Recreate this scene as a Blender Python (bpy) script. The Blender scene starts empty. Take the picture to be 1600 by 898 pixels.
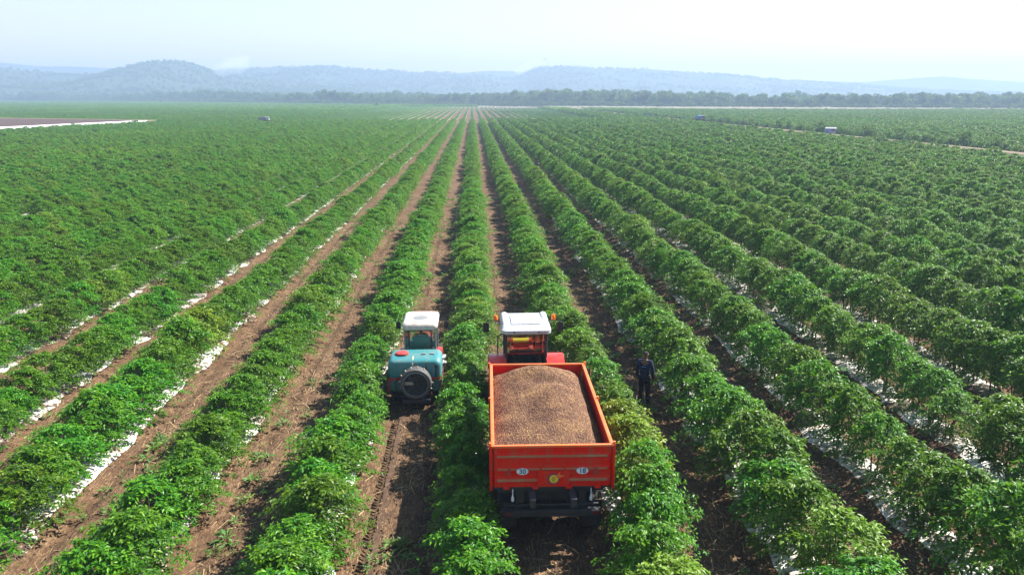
import bpy, bmesh, math, random
import numpy as np
from mathutils import Vector, Matrix

# ------------------------------------------------------------------ camera, sky, sun, exposure
sc = bpy.context.scene
cam_d = bpy.data.cameras.new('camera')
cam = bpy.data.objects.new('camera', cam_d)
sc.collection.objects.link(cam)
sc.camera = cam
cam_d.sensor_width = 36.0
cam_d.lens = 27.0
cam_d.clip_start = 0.1
cam_d.clip_end = 20000.0
cam.location = (0.0, 0.0, 9.4)
cam.rotation_euler = (math.radians(90 - 13.99), 0.0, -math.radians(2.87))

SUN_EL, SUN_AZ = 46.0, 66.0            # azimuth clockwise from +Y (the rows run along +Y)
SKY_STRENGTH, SUN_STRENGTH = 0.055, 5.0
world = bpy.data.worlds.new('World')
sc.world = world
world.use_nodes = True
wn = world.node_tree
wn.nodes.clear()
w_out = wn.nodes.new('ShaderNodeOutputWorld')
w_bg = wn.nodes.new('ShaderNodeBackground')
w_sky = wn.nodes.new('ShaderNodeTexSky')
w_sky.sky_type = 'NISHITA'
w_sky.sun_disc = False
w_sky.sun_elevation = math.radians(SUN_EL)
w_sky.sun_rotation = math.radians(SUN_AZ)
w_sky.altitude = 100.0
w_sky.air_density = 1.75
w_sky.dust_density = 0.2
w_sky.ozone_density = 1.0
w_bg.inputs['Strength'].default_value = SKY_STRENGTH
wn.links.new(w_sky.outputs[0], w_bg.inputs['Color'])
wn.links.new(w_bg.outputs[0], w_out.inputs['Surface'])

sun_d = bpy.data.lights.new('sun', 'SUN')
sun_d.energy = SUN_STRENGTH
sun_d.angle = math.radians(0.55)
sun_d.color = (1.0, 0.95, 0.86)
sun = bpy.data.objects.new('sun', sun_d)
sc.collection.objects.link(sun)
el, az = math.radians(SUN_EL), math.radians(SUN_AZ)
to_sun = Vector((math.sin(az) * math.cos(el), math.cos(az) * math.cos(el), math.sin(el)))
sun.rotation_euler = to_sun.to_track_quat('Z', 'Y').to_euler()
sun.location = (40, 40, 60)

sc.view_settings.view_transform = 'Standard'
sc.view_settings.look = 'None'
sc.view_settings.exposure = 1.72
sc.view_settings.gamma = 1.0
sc.view_settings.use_curve_mapping = False
sc.render.engine = 'CYCLES'
sc.cycles.use_denoising = True
sc.cycles.max_bounces = 7
sc.cycles.diffuse_bounces = 1
sc.cycles.glossy_bounces = 3
sc.cycles.transmission_bounces = 6
sc.cycles.transparent_max_bounces = 12
sc.cycles.volume_bounces = 1
sc.cycles.caustics_reflective = False
sc.cycles.caustics_refractive = False
sc.cycles.use_adaptive_sampling = True
sc.cycles.adaptive_threshold = 0.015

# ------------------------------------------------------------------ helpers
COL = sc.collection
rng = np.random.default_rng(11)
random.seed(5)
PITCH, OFFS = 3.35, -0.1               # row spacing and offset of the planted rows


def tag(o, label=None, cat=None, group=None, kind=None):
    if label: o['label'] = label
    if cat: o['category'] = cat
    if group: o['group'] = group
    if kind: o['kind'] = kind
    return o


def empty(name, loc=(0, 0, 0), rz=0.0):
    o = bpy.data.objects.new(name, None)
    o.empty_display_size = 0.2
    o.location = loc
    o.rotation_euler = (0, 0, rz)
    COL.objects.link(o)
    return o


def obj(name, me, mats, parent=None, coll=None):
    o = bpy.data.objects.new(name, me)
    for m in (mats if isinstance(mats, (list, tuple)) else [mats]):
        me.materials.append(m)
    (coll or COL).objects.link(o)
    if parent is not None:
        o.parent = parent
    return o


def np_mesh(name, verts, faces, smooth=False, attrs=None):
    """verts (n,3); faces (m,k) with one k for all"""
    verts = np.asarray(verts, dtype=np.float32).reshape(-1, 3)
    faces = np.asarray(faces, dtype=np.int32)
    m, k = faces.shape
    me = bpy.data.meshes.new(name)
    me.vertices.add(len(verts))
    me.vertices.foreach_set('co', verts.ravel())
    me.loops.add(m * k)
    me.loops.foreach_set('vertex_index', faces.ravel())
    me.polygons.add(m)
    me.polygons.foreach_set('loop_start', np.arange(0, m * k, k, dtype=np.int32))
    me.polygons.foreach_set('loop_total', np.full(m, k, dtype=np.int32))
    me.update(calc_edges=True)
    if attrs:
        for an, vals in attrs.items():
            a = me.attributes.new(an, 'FLOAT', 'POINT')
            a.data.foreach_set('value', np.asarray(vals, dtype=np.float32))
    me.polygons.foreach_set('use_smooth', np.full(m, bool(smooth)))
    return me


def grid_faces(nx, ny):
    i = np.arange(nx - 1)[None, :] + np.arange(ny - 1)[:, None] * nx
    i = i.ravel()
    return np.stack([i, i + 1, i + 1 + nx, i + nx], 1)


def vnoise(x, y, seed=0):
    """smooth value noise, 0..1, numpy"""
    x = np.asarray(x, float); y = np.asarray(y, float)
    xi = np.floor(x).astype(np.int64); yi = np.floor(y).astype(np.int64)
    fx = x - xi; fy = y - yi
    fx = fx * fx * (3 - 2 * fx); fy = fy * fy * (3 - 2 * fy)

    def h(a, b):
        n = (a * 374761393 + b * 668265263 + seed * 1442695041) & 0x7fffffff
        n = ((n ^ (n >> 13)) * 1274126177) & 0x7fffffff
        n = n ^ (n >> 16)
        return (n & 0xffff) / 65535.0
    return (h(xi, yi) * (1 - fx) + h(xi + 1, yi) * fx) * (1 - fy) + (h(xi, yi + 1) * (1 - fx) + h(xi + 1, yi + 1) * fx) * fy


def fbm(x, y, seed=0, octs=4):
    s, a, t = 0.0, 1.0, 0.0
    for o in range(octs):
        s = s + a * vnoise(x * 2 ** o, y * 2 ** o, seed + o)
        t += a; a *= 0.5
    return s / t


class BM:
    """collects shapes into one bmesh"""
    def __init__(self):
        self.b = bmesh.new()

    def box(self, c, s, bevel=0.0, seg=2, rot=None):
        r = bmesh.ops.create_cube(self.b, size=1.0)
        vs = r['verts']
        bmesh.ops.scale(self.b, vec=Vector(s), verts=vs)
        if bevel:
            es = list({e for v in vs for e in v.link_edges})
            rr = bmesh.ops.bevel(self.b, geom=es, offset=bevel, segments=seg, profile=0.6, affect='EDGES')
            vs = list({v for f in rr['faces'] for v in f.verts} | {v for v in vs if v.is_valid})
        if rot:
            bmesh.ops.rotate(self.b, cent=(0, 0, 0), matrix=rot, verts=vs)
        bmesh.ops.translate(self.b, vec=Vector(c), verts=vs)
        return self

    def cyl(self, p0, p1, r0, r1=None, n=12, caps=True):
        r1 = r0 if r1 is None else r1
        p0, p1 = Vector(p0), Vector(p1)
        d = p1 - p0
        q = d.to_track_quat('Z', 'Y')
        ra = [self.b.verts.new(p0 + q @ Vector((r0 * math.cos(2 * math.pi * i / n), r0 * math.sin(2 * math.pi * i / n), 0))) for i in range(n)]
        rb = [self.b.verts.new(p1 + q @ Vector((r1 * math.cos(2 * math.pi * i / n), r1 * math.sin(2 * math.pi * i / n), 0))) for i in range(n)]
        for i in range(n):
            self.b.faces.new((ra[i], ra[(i + 1) % n], rb[(i + 1) % n], rb[i]))
        if caps:
            self.b.faces.new(ra[::-1]); self.b.faces.new(rb)
        return self

    def tube(self, pts, r, n=8):
        for a, b in zip(pts[:-1], pts[1:]):
            self.cyl(a, b, r, n=n)
        return self

    def prism(self, poly, axis, a, b):
        """poly: 2-D points in the plane normal to axis"""
        def P(u, v, w):
            return {'x': (w, u, v), 'y': (u, w, v), 'z': (u, v, w)}[axis]
        v0 = [self.b.verts.new(P(u, v, a)) for u, v in poly]
        v1 = [self.b.verts.new(P(u, v, b)) for u, v in poly]
        n = len(poly)
        for i in range(n):
            self.b.faces.new((v0[i], v0[(i + 1) % n], v1[(i + 1) % n], v1[i]))
        self.b.faces.new(v0[::-1]); self.b.faces.new(v1)
        return self

    def lathe(self, prof, c, axis='x', n=28, closed=False):
        """prof: (radius, along) points round an axis through c"""
        rings = []
        for r, w in prof:
            ring = []
            for i in range(n):
                a = 2 * math.pi * i / n
                u, v = r * math.cos(a), r * math.sin(a)
                p = {'x': (w, u, v), 'y': (u, w, v), 'z': (u, v, w)}[axis]
                ring.append(self.b.verts.new((c[0] + p[0], c[1] + p[1], c[2] + p[2])))
            rings.append(ring)
        m = len(rings)
        for j in range(m if closed else m - 1):
            A, B = rings[j], rings[(j + 1) % m]
            for i in range(n):
                self.b.faces.new((A[i], A[(i + 1) % n], B[(i + 1) % n], B[i]))
        if not closed:
            if prof[0][0] > 1e-4: self.b.faces.new(rings[0][::-1])
            if prof[-1][0] > 1e-4: self.b.faces.new(rings[-1])
        return self

    def loft(self, rings, cap=True):
        R = [[self.b.verts.new(p) for p in ring] for ring in rings]
        n = len(R[0])
        for A, B in zip(R[:-1], R[1:]):
            for i in range(n):
                self.b.faces.new((A[i], A[(i + 1) % n], B[(i + 1) % n], B[i]))
        if cap:
            self.b.faces.new(R[0][::-1]); self.b.faces.new(R[-1])
        return self

    def build(self, name, mat, parent=None, smooth=False, sharp=35):
        bmesh.ops.recalc_face_normals(self.b, faces=self.b.faces)
        me = bpy.data.meshes.new(name)
        self.b.to_mesh(me)
        self.b.free()
        if smooth:
            me.polygons.foreach_set('use_smooth', np.ones(len(me.polygons), dtype=bool))
            me.set_sharp_from_angle(angle=math.radians(sharp))
        return obj(name, me, mat, parent)


# ------------------------------------------------------------------ materials
def new_mat(name):
    m = bpy.data.materials.new(name)
    m.use_nodes = True
    nt = m.node_tree
    nt.nodes.clear()
    out = nt.nodes.new('ShaderNodeOutputMaterial')
    return m, nt, out


def N(nt, t, **kw):
    n = nt.nodes.new(t)
    for k, v in kw.items():
        setattr(n, k, v)
    return n


def noise(nt, scale, detail=4, rough=0.55, vec=None, dist=0.0):
    n = N(nt, 'ShaderNodeTexNoise')
    n.inputs['Scale'].default_value = scale
    n.inputs['Detail'].default_value = detail
    n.inputs['Roughness'].default_value = rough
    n.inputs['Distortion'].default_value = dist
    if vec is not None:
        nt.links.new(vec, n.inputs['Vector'])
    return n


def ramp(nt, fac, stops):
    r = N(nt, 'ShaderNodeValToRGB')
    e = r.color_ramp.elements
    while len(e) > 1:
        e.remove(e[-1])
    e[0].position = stops[0][0]; e[0].color = (*stops[0][1], 1)
    for p, c in stops[1:]:
        k = e.new(p); k.color = (*c, 1)
    nt.links.new(fac, r.inputs['Fac'])
    return r


def mixc(nt, fac, a, b, mode='MIX'):
    m = N(nt, 'ShaderNodeMix', data_type='RGBA', blend_type=mode)
    for s, v in ((m.inputs['Factor'], fac), (m.inputs['A'], a), (m.inputs['B'], b)):
        if hasattr(v, 'is_output'):
            nt.links.new(v, s)
        elif isinstance(v, (int, float)):
            s.default_value = v
        else:
            s.default_value = (*v, 1)
    return m.outputs['Result']


def math_n(nt, op, a, b=None, c=None):
    m = N(nt, 'ShaderNodeMath', operation=op)
    for i, v in enumerate((a, b, c)):
        if v is None: continue
        if hasattr(v, 'is_output'): nt.links.new(v, m.inputs[i])
        else: m.inputs[i].default_value = v
    return m.outputs[0]


def principled(nt, out, color, rough=0.5, spec=0.5, metallic=0.0, coat=0.0):
    p = N(nt, 'ShaderNodeBsdfPrincipled')
    if hasattr(color, 'is_output'): nt.links.new(color, p.inputs['Base Color'])
    else: p.inputs['Base Color'].default_value = (*color, 1)
    if hasattr(rough, 'is_output'): nt.links.new(rough, p.inputs['Roughness'])
    else: p.inputs['Roughness'].default_value = rough
    p.inputs['Specular IOR Level'].default_value = spec
    p.inputs['Metallic'].default_value = metallic
    p.inputs['Coat Weight'].default_value = coat
    if out is not None:
        nt.links.new(p.outputs[0], out.inputs['Surface'])
    return p


def bump(nt, p, height, strength=0.4, dist=0.02):
    b = N(nt, 'ShaderNodeBump')
    b.inputs['Strength'].default_value = strength
    b.inputs['Distance'].default_value = dist
    nt.links.new(height, b.inputs['Height'])
    nt.links.new(b.outputs[0], p.inputs['Normal'])


def objco(nt):
    return N(nt, 'ShaderNodeTexCoord').outputs['Object']


def geopos(nt):
    return N(nt, 'ShaderNodeNewGeometry').outputs['Position']


def painted(name, col, dirt=(0.12, 0.085, 0.06), amount=0.25, rough=0.4, metallic=0.0, coat=0.0, scale=3.0, spec=0.35, streak=0.0):
    """paint or plastic with dust and wear that has a shape of its own"""
    m, nt, out = new_mat(name)
    v = objco(nt)
    n1 = noise(nt, scale, 6, 0.65, v)
    n2 = noise(nt, scale * 9, 3, 0.6, v)
    f = math_n(nt, 'MULTIPLY', n1.outputs['Fac'], n2.outputs['Fac'])
    r = ramp(nt, f, [(0.22, (0, 0, 0)), (0.42, (amount, amount, amount))])
    c = mixc(nt, r.outputs[0], col, dirt)
    if streak:                                   # runs of dust and scrapes
        mp = N(nt, 'ShaderNodeMapping')
        mp.inputs['Scale'].default_value = (9, 9, 0.9)
        nt.links.new(v, mp.inputs['Vector'])
        n4 = noise(nt, 1.6, 6, 0.7, mp.outputs[0], 0.3)
        r4 = ramp(nt, math_n(nt, 'MULTIPLY_ADD', n1.outputs['Fac'], 0.35, math_n(nt, 'MULTIPLY', n4.outputs['Fac'], 0.75)), [(0.52, (0, 0, 0)), (0.68, (streak,) * 3)])
        c = mixc(nt, r4.outputs[0], c, dirt)
    rr = ramp(nt, n2.outputs['Fac'], [(0.3, (rough * 0.8,) * 3), (0.7, (min(1, rough * 1.4),) * 3)])
    p = principled(nt, out, c, rr.outputs[0], spec, metallic, coat)
    bump(nt, p, n2.outputs['Fac'], 0.06, 0.01)
    return m


def leaf_mat(name, old, young, gloss=0.42, transl=0.32, spec=0.24, patch=0.02, yellow=0.35):
    m, nt, out = new_mat(name)
    at = N(nt, 'ShaderNodeAttribute', attribute_name='young')
    oi = N(nt, 'ShaderNodeObjectInfo')
    big = noise(nt, patch, 3, 0.6, oi.outputs['Location'])
    base = mixc(nt, at.outputs['Fac'], old, young)
    yel = ramp(nt, big.outputs['Fac'], [(0.52, (0, 0, 0)), (0.72, (yellow,) * 3)])
    base = mixc(nt, yel.outputs[0], base, (young[0] * 1.05, young[1] * 0.9, young[2] * 0.8))
    # a few plants turn yellow, each plant differs a little
    sel = ramp(nt, oi.outputs['Random'], [(0.90, (0, 0, 0)), (0.98, (0.5, 0.5, 0.5))])
    base = mixc(nt, sel.outputs[0], base, (0.20, 0.19, 0.02))
    h = N(nt, 'ShaderNodeHueSaturation')
    nt.links.new(base, h.inputs['Color'])
    nt.links.new(math_n(nt, 'MULTIPLY_ADD', oi.outputs['Random'], 0.05, 0.475), h.inputs['Hue'])
    nt.links.new(math_n(nt, 'MULTIPLY_ADD', oi.outputs['Random'], 0.5, 0.75), h.inputs['Value'])
    col = h.outputs[0]
    p = principled(nt, None, col, gloss, spec)
    t = N(nt, 'ShaderNodeBsdfTranslucent')
    tc = mixc(nt, 0.6, col, (0.22, 0.42, 0.01))
    nt.links.new(tc, t.inputs['Color'])
    mx = N(nt, 'ShaderNodeMixShader')
    mx.inputs[0].default_value = transl
    nt.links.new(p.outputs[0], mx.inputs[1])
    nt.links.new(t.outputs[0], mx.inputs[2])
    nt.links.new(mx.outputs[0], out.inputs['Surface'])
    return m


M = {}
M['leaf'] = leaf_mat('coffee_leaf', (0.033, 0.126, 0.006), (0.22, 0.43, 0.006))
M['leaf_yellow'] = leaf_mat('yellowing_leaf', (0.11, 0.19, 0.010), (0.36, 0.40, 0.012))
M['bark'] = painted('bark', (0.10, 0.07, 0.05), amount=0.5, rough=0.9)
M['tree_leaf'] = leaf_mat('tree_leaf', (0.04, 0.09, 0.03), (0.12, 0.18, 0.045), 0.6, 0.2, 0.2, 0.004)
M['weed'] = leaf_mat('weed_leaf', (0.06, 0.14, 0.03), (0.14, 0.22, 0.05), 0.6, 0.3, 0.3)


def soil_material():
    m, nt, out = new_mat('plantation_soil')
    v = geopos(nt)
    sep = N(nt, 'ShaderNodeSeparateXYZ')
    nt.links.new(v, sep.inputs[0])
    big = noise(nt, 0.35, 4, 0.6, v)
    mid = noise(nt, 2.6, 6, 0.7, v)
    # litter fibres run with the lane
    st = N(nt, 'ShaderNodeMapping')
    st.inputs['Scale'].default_value = (26, 5, 10)
    st.inputs['Rotation'].default_value = (0, 0, 0.35)
    nt.links.new(v, st.inputs['Vector'])
    fib = noise(nt, 1.0, 5, 0.75, st.outputs[0], 1.2)
    soil = ramp(nt, mid.outputs['Fac'], [(0.3, (0.034, 0.020, 0.013)), (0.55, (0.084, 0.046, 0.025)), (0.75, (0.155, 0.092, 0.053))])
    straw = ramp(nt, fib.outputs['Fac'], [(0.35, (0.08, 0.05, 0.03)), (0.6, (0.25, 0.17, 0.095)), (0.75, (0.35, 0.26, 0.15))])
    amt = math_n(nt, 'MULTIPLY', ramp(nt, fib.outputs['Fac'], [(0.48, (0, 0, 0)), (0.62, (1, 1, 1))]).outputs[0],
                 ramp(nt, big.outputs['Fac'], [(0.32, (0.15,) * 3), (0.62, (1, 1, 1))]).outputs[0])
    c = mixc(nt, amt, soil.outputs[0], straw.outputs[0])
    # beyond the plantation the plain is scrubby and tan-green
    far = math_n(nt, 'GREATER_THAN', sep.outputs['Y'], 640.0)
    fn = noise(nt, 0.012, 6, 0.65, v)
    fc = ramp(nt, fn.outputs['Fac'], [(0.35, (0.06, 0.09, 0.035)), (0.55, (0.13, 0.14, 0.06)), (0.7, (0.30, 0.25, 0.17))])
    c = mixc(nt, far, c, fc.outputs[0])
    p = principled(nt, out, c, 0.95, 0.15)
    hh = math_n(nt, 'ADD', mid.outputs['Fac'], math_n(nt, 'MULTIPLY', fib.outputs['Fac'], 0.4))
    bump(nt, p, hh, 0.9, 0.06)
    return m


def ground_cover(name, stops, scale, rough=0.95, b=0.3):
    m, nt, out = new_mat(name)
    v = geopos(nt)
    n = noise(nt, scale, 7, 0.65, v, 0.4)
    c = ramp(nt, n.outputs['Fac'], stops)
    p = principled(nt, out, c.outputs[0], rough, 0.2)
    bump(nt, p, n.outputs['Fac'], b, 0.05)
    return m


def film_material():
    m, nt, out = new_mat('mulch_film_plastic')
    v = geopos(nt)
    n1 = noise(nt, 0.55, 5, 0.65, v)
    n2 = noise(nt, 7.0, 4, 0.7, v)
    f = math_n(nt, 'ADD', math_n(nt, 'MULTIPLY', n1.outputs['Fac'], 0.6), math_n(nt, 'MULTIPLY', n2.outputs['Fac'], 0.4))
    c = ramp(nt, f, [(0.46, (0.07, 0.045, 0.03)), (0.49, (0.30, 0.24, 0.19)), (0.53, (0.66, 0.63, 0.60)), (0.75, (0.80, 0.79, 0.78))])
    p = principled(nt, out, c.outputs[0], 0.38, 0.5)
    bump(nt, p, n2.outputs['Fac'], 0.5, 0.03)
    return m


M['soil'] = soil_material()
M['film'] = film_material()
M['dirt_road'] = ground_cover('dirt_road', [(0.3, (0.12, 0.08, 0.053)), (0.6, (0.18, 0.13, 0.09)), (0.8, (0.22, 0.17, 0.125))], 0.5)
M['tan'] = ground_cover('tan_clearing', [(0.3, (0.13, 0.105, 0.075)), (0.5, (0.19, 0.16, 0.125)), (0.62, (0.10, 0.12, 0.055)), (0.75, (0.2, 0.17, 0.14))], 0.03)
M['ploughed'] = ground_cover('ploughed_soil', [(0.3, (0.045, 0.026, 0.022)), (0.7, (0.085, 0.05, 0.04))], 0.8)
M['hill'] = ground_cover('hill_scrub', [(0.3, (0.022, 0.042, 0.022)), (0.55, (0.035, 0.06, 0.03)), (0.75, (0.06, 0.075, 0.04))], 0.012)
M['white_sheet'] = ground_cover('white_sheet', [(0.3, (0.66, 0.64, 0.62)), (0.7, (0.84, 0.83, 0.82))], 0.8, 0.5)
M['dry'] = ground_cover('dry_stalk', [(0.3, (0.22, 0.14, 0.075)), (0.55, (0.30, 0.21, 0.115)), (0.75, (0.42, 0.32, 0.19))], 1.5)
M['clod'] = ground_cover('soil_clod', [(0.3, (0.04, 0.026, 0.018)), (0.6, (0.11, 0.07, 0.048)), (0.8, (0.2, 0.14, 0.095))], 3.0)

# ------------------------------------------------------------------ ground
def row_x(k):
    return k * PITCH + OFFS


def ground_z(x, y):
    x = np.asarray(x, float); y = np.asarray(y, float)
    fade = np.clip((22.0 - np.abs(x)) / 2.0, 0, 1) * np.clip((60.0 - y) / 6.0, 0, 1) * np.clip((y - 7.5) / 1.0, 0, 1)
    u = (x - OFFS) / PITCH
    du = (u - np.round(u)) * PITCH                      # distance from the nearest row line
    bed = 0.10 * np.exp(-(du / 0.62) ** 4)
    lane = np.abs(np.abs(du) - PITCH / 2)               # distance from the lane centre
    rut = -0.055 * np.exp(-((lane - 0.72) / 0.17) ** 2) * (0.6 + 0.8 * vnoise(x * 0.3, y * 0.4, 3))
    ridge = 0.03 * np.exp(-((lane - 0.46) / 0.10) ** 2)
    rough = 0.075 * (fbm(x * 1.6, y * 1.6, 7) - 0.5) + 0.05 * (fbm(x * 5.0, y * 5.0, 9, 2) - 0.5)
    return fade * (bed + rut + ridge + rough)


def spaced(lo, hi, step, far, growth=1.35):
    core = np.arange(lo, hi + step * 0.5, step)
    up, s, p = [], step, hi
    while p < far:
        s *= growth; p += s; up.append(p)
    return core, np.array(up)


cx, ux = spaced(-22, 22, 0.11, 6500)
gx = np.concatenate([-(ux[::-1]), cx, ux])
cy, uy = spaced(7, 60, 0.11, 6500)
gy = np.concatenate([[-6500, -2500, -900, -300, -100, -30, -8, 0, 4], cy, uy])
GX, GY = np.meshgrid(gx, gy)
me = np_mesh('ground', np.stack([GX, GY, ground_z(GX, GY)], -1).reshape(-1, 3), grid_faces(len(gx), len(gy)), smooth=True)
tag(obj('ground', me, M['soil']), 'brown plantation soil with dry litter between the coffee rows', 'ground', kind='structure')


def sheet(name, poly, z, mat, label, cat, skirt=0.0):
    """a flat patch; with a skirt it is low raised ground whose banks slope to the plain"""
    n = len(poly)
    V = [(x, y, z) for x, y in poly]
    F = [list(range(n))]
    if skirt:
        ar = sum(poly[i][0] * poly[(i + 1) % n][1] - poly[(i + 1) % n][0] * poly[i][1] for i in range(n))
        sg = 1 if ar > 0 else -1
        for i in range(n):
            a, b_, c = Vector(poly[i - 1]), Vector(poly[i]), Vector(poly[(i + 1) % n])
            d = ((b_ - a).normalized() + (c - b_).normalized()).normalized()
            V.append((b_.x + sg * d.y * skirt, b_.y - sg * d.x * skirt, -0.05))
        F += [[i, (i + 1) % n, n + (i + 1) % n, n + i] for i in range(n)]
    me = bpy.data.meshes.new(name)
    me.from_pydata(V, [], F)
    return tag(obj(name, me, mat), label, cat, kind='structure')


# the dirt road along the right-hand block
rc = [(80.0, 50), (80.8, 105), (81.2, 130), (79.2, 160), (77.2, 200), (75.4, 253), (72, 340), (70, 430), (70, 545)]
left = [(x - 1.0 + 0.3 * math.sin(y * 0.05), y) for x, y in rc]
rgt = [(x + 1.1 + 0.3 * math.cos(y * 0.07), y) for x, y in rc]
sheet('dirt_road', left + rgt[::-1], 1.2, M['dirt_road'], 'pale dirt road running beside the right-hand coffee block', 'road', 2.5)
sheet('clearing_ground', [(60, 660), (68, 535), (170, 520), (330, 472), (620, 395), (660, 420), (390, 560), (185, 620), (120, 655)], 1.2, M['tan'],
      'pale tan bare ground between the right-hand field and the wood', 'ground', 4)
sheet('headland_path', [(-70, 281), (60, 281), (60, 286.5), (-70, 286.5)], 0.025, M['dirt_road'], 'narrow dirt path crossing the rows far ahead', 'path')
sheet('ploughed_field', [(-126, 208), (-111.5, 266), (-171, 292), (-260, 262), (-260, 190)], 1.4, M['ploughed'], 'dark bare ploughed field at the far left', 'field', 4)
sheet('far_ploughed_strip', [(6, 610), (60, 590), (64, 640), (6, 665)], 0.03, M['ploughed'], 'dark bare strip at the far end of the rows', 'field')
sheet('white_sheeting', [(-128, 200), (-123, 200), (-108.4, 267.5), (-111.2, 267.5)], 1.45, M['white_sheet'], 'bright white plastic sheeting edging the ploughed field', 'sheeting', 1.5)
sheet('field_track', [(-108.4, 267.9), (-107, 271.5), (-176, 302), (-262, 272), (-262, 264), (-173, 294)], 1.5, M['dirt_road'], 'tan dirt track behind the ploughed field', 'road', 2)

# ------------------------------------------------------------------ hills
def hill(name, ridge, D, front, back, label, seed, amp, nx=170, ny=46):
    rx = np.array([p[0] for p in ridge], float); rz = np.array([p[1] for p in ridge], float)
    xs = np.linspace(rx[0], rx[-1], nx)
    z = np.interp(xs, rx, rz)
    s = np.linspace(-1, 1, ny)
    X, S = np.meshgrid(xs, s)
    Z = np.interp(X, xs, z)
    Y = D + np.where(S < 0, S * front, S * back)
    prof = np.where(S < 0, (1 - np.abs(S)) ** 0.85, np.sqrt(np.clip(1 - S, 0, 1)) * (1 - 0.6 * S))
    prof = np.where(np.abs(S) > 0.999, -0.02, prof)
    g = (fbm(X / 150.0, Y / 190.0, seed, 5) - 0.5)
    damp = np.clip(np.abs(S) * 2.2, 0.05, 1)
    Zf = Z * prof * (1 + 0.9 * g * damp) + amp * (fbm(X / 40.0, Y / 40.0, seed + 9, 3) - 0.5) * prof
    me = np_mesh(name, np.stack([X, Y, Zf], -1).reshape(-1, 3), grid_faces(nx, ny), smooth=True)
    o = tag(obj(name, me, M['hill']), label, 'hill', kind='structure')
    return X, Y, Zf


RA = [(-1700, 95), (-1301, 81), (-1088, 74), (-1003, 64), (-918, 56), (-845, 56), (-800, 70), (-740, 86), (-707, 89), (-667, 85), (-624, 72), (-581, 59), (-508, 47), (-405, 36), (-270, 22), (-120, 4)]
RB = [(-1300, 30), (-921, 55), (-771, 77), (-714, 88), (-602, 92), (-489, 94), (-404, 96), (-367, 91), (-282, 84), (-244, 86), (-187, 78), (-91, 78), (-34, 71), (14, 77), (82, 64), (120, 60), (149, 75), (198, 94), (256, 96), (353, 92), (509, 89), (667, 81), (807, 70), (907, 61), (1008, 53), (1171, 42), (1314, 33), (1520, 23), (1832, 17), (2300, 12)]
RC = [(-2600, 120), (-2090, 131), (-1658, 127), (-1529, 112), (-1375, 111), (-1220, 104), (-774, 81), (-318, 81), (-87, 88), (52, 100), (145, 98), (380, 89), (855, 76), (1096, 69), (1462, 60), (1632, 74), (1754, 82), (1905, 70), (2081, 61), (2457, 66), (2900, 50)]
hA = hill('hill_near', RA, 1900, 480, 260, 'rounded wooded hill rising on the left behind the field', 3, 5)
hB = hill('hill_plateau', RB, 2400, 620, 300, 'long hazy ridge with a flat-topped plateau right of centre', 21, 5)
hill('hill_far', RC, 2900, 350, 500, 'faint pale ridge showing behind the nearer hills', 33, 3)


# ------------------------------------------------------------------ plants
def leaf_geo(P, D, Nn, L, W, droop=0.22, quads=False):
    """one folded, drooping leaf per row; returns verts and triangles"""
    D = D / np.linalg.norm(D, axis=1, keepdims=True)
    S = np.cross(D, Nn); S /= np.linalg.norm(S, axis=1, keepdims=True) + 1e-9
    U = np.cross(S, D)
    L = L[:, None]; W = W[:, None]
    dz = np.array([0, 0, -1.0])
    mid = P + D * L * 0.45 + dz * L * droop * 0.2
    V = np.stack([P, mid - S * W * 0.5 + U * W * 0.10, mid - U * W * 0.06, mid + S * W * 0.5 + U * W * 0.10, P + D * L + dz * L * droop], 1)
    n = len(P)
    b = np.arange(n)[:, None] * 5
    F = np.concatenate([b + np.array([[0, 1, 2]]), b + np.array([[0, 2, 3]]), b + np.array([[1, 4, 2]]), b + np.array([[2, 4, 3]])], 0)
    if quads:
        V = V[:, [0, 1, 4, 3]]
        b = np.arange(n)[:, None] * 4
        F = np.concatenate([b + np.array([[0, 1, 2]]), b + np.array([[0, 2, 3]])], 0)
    return V.reshape(-1, 3), F


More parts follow.
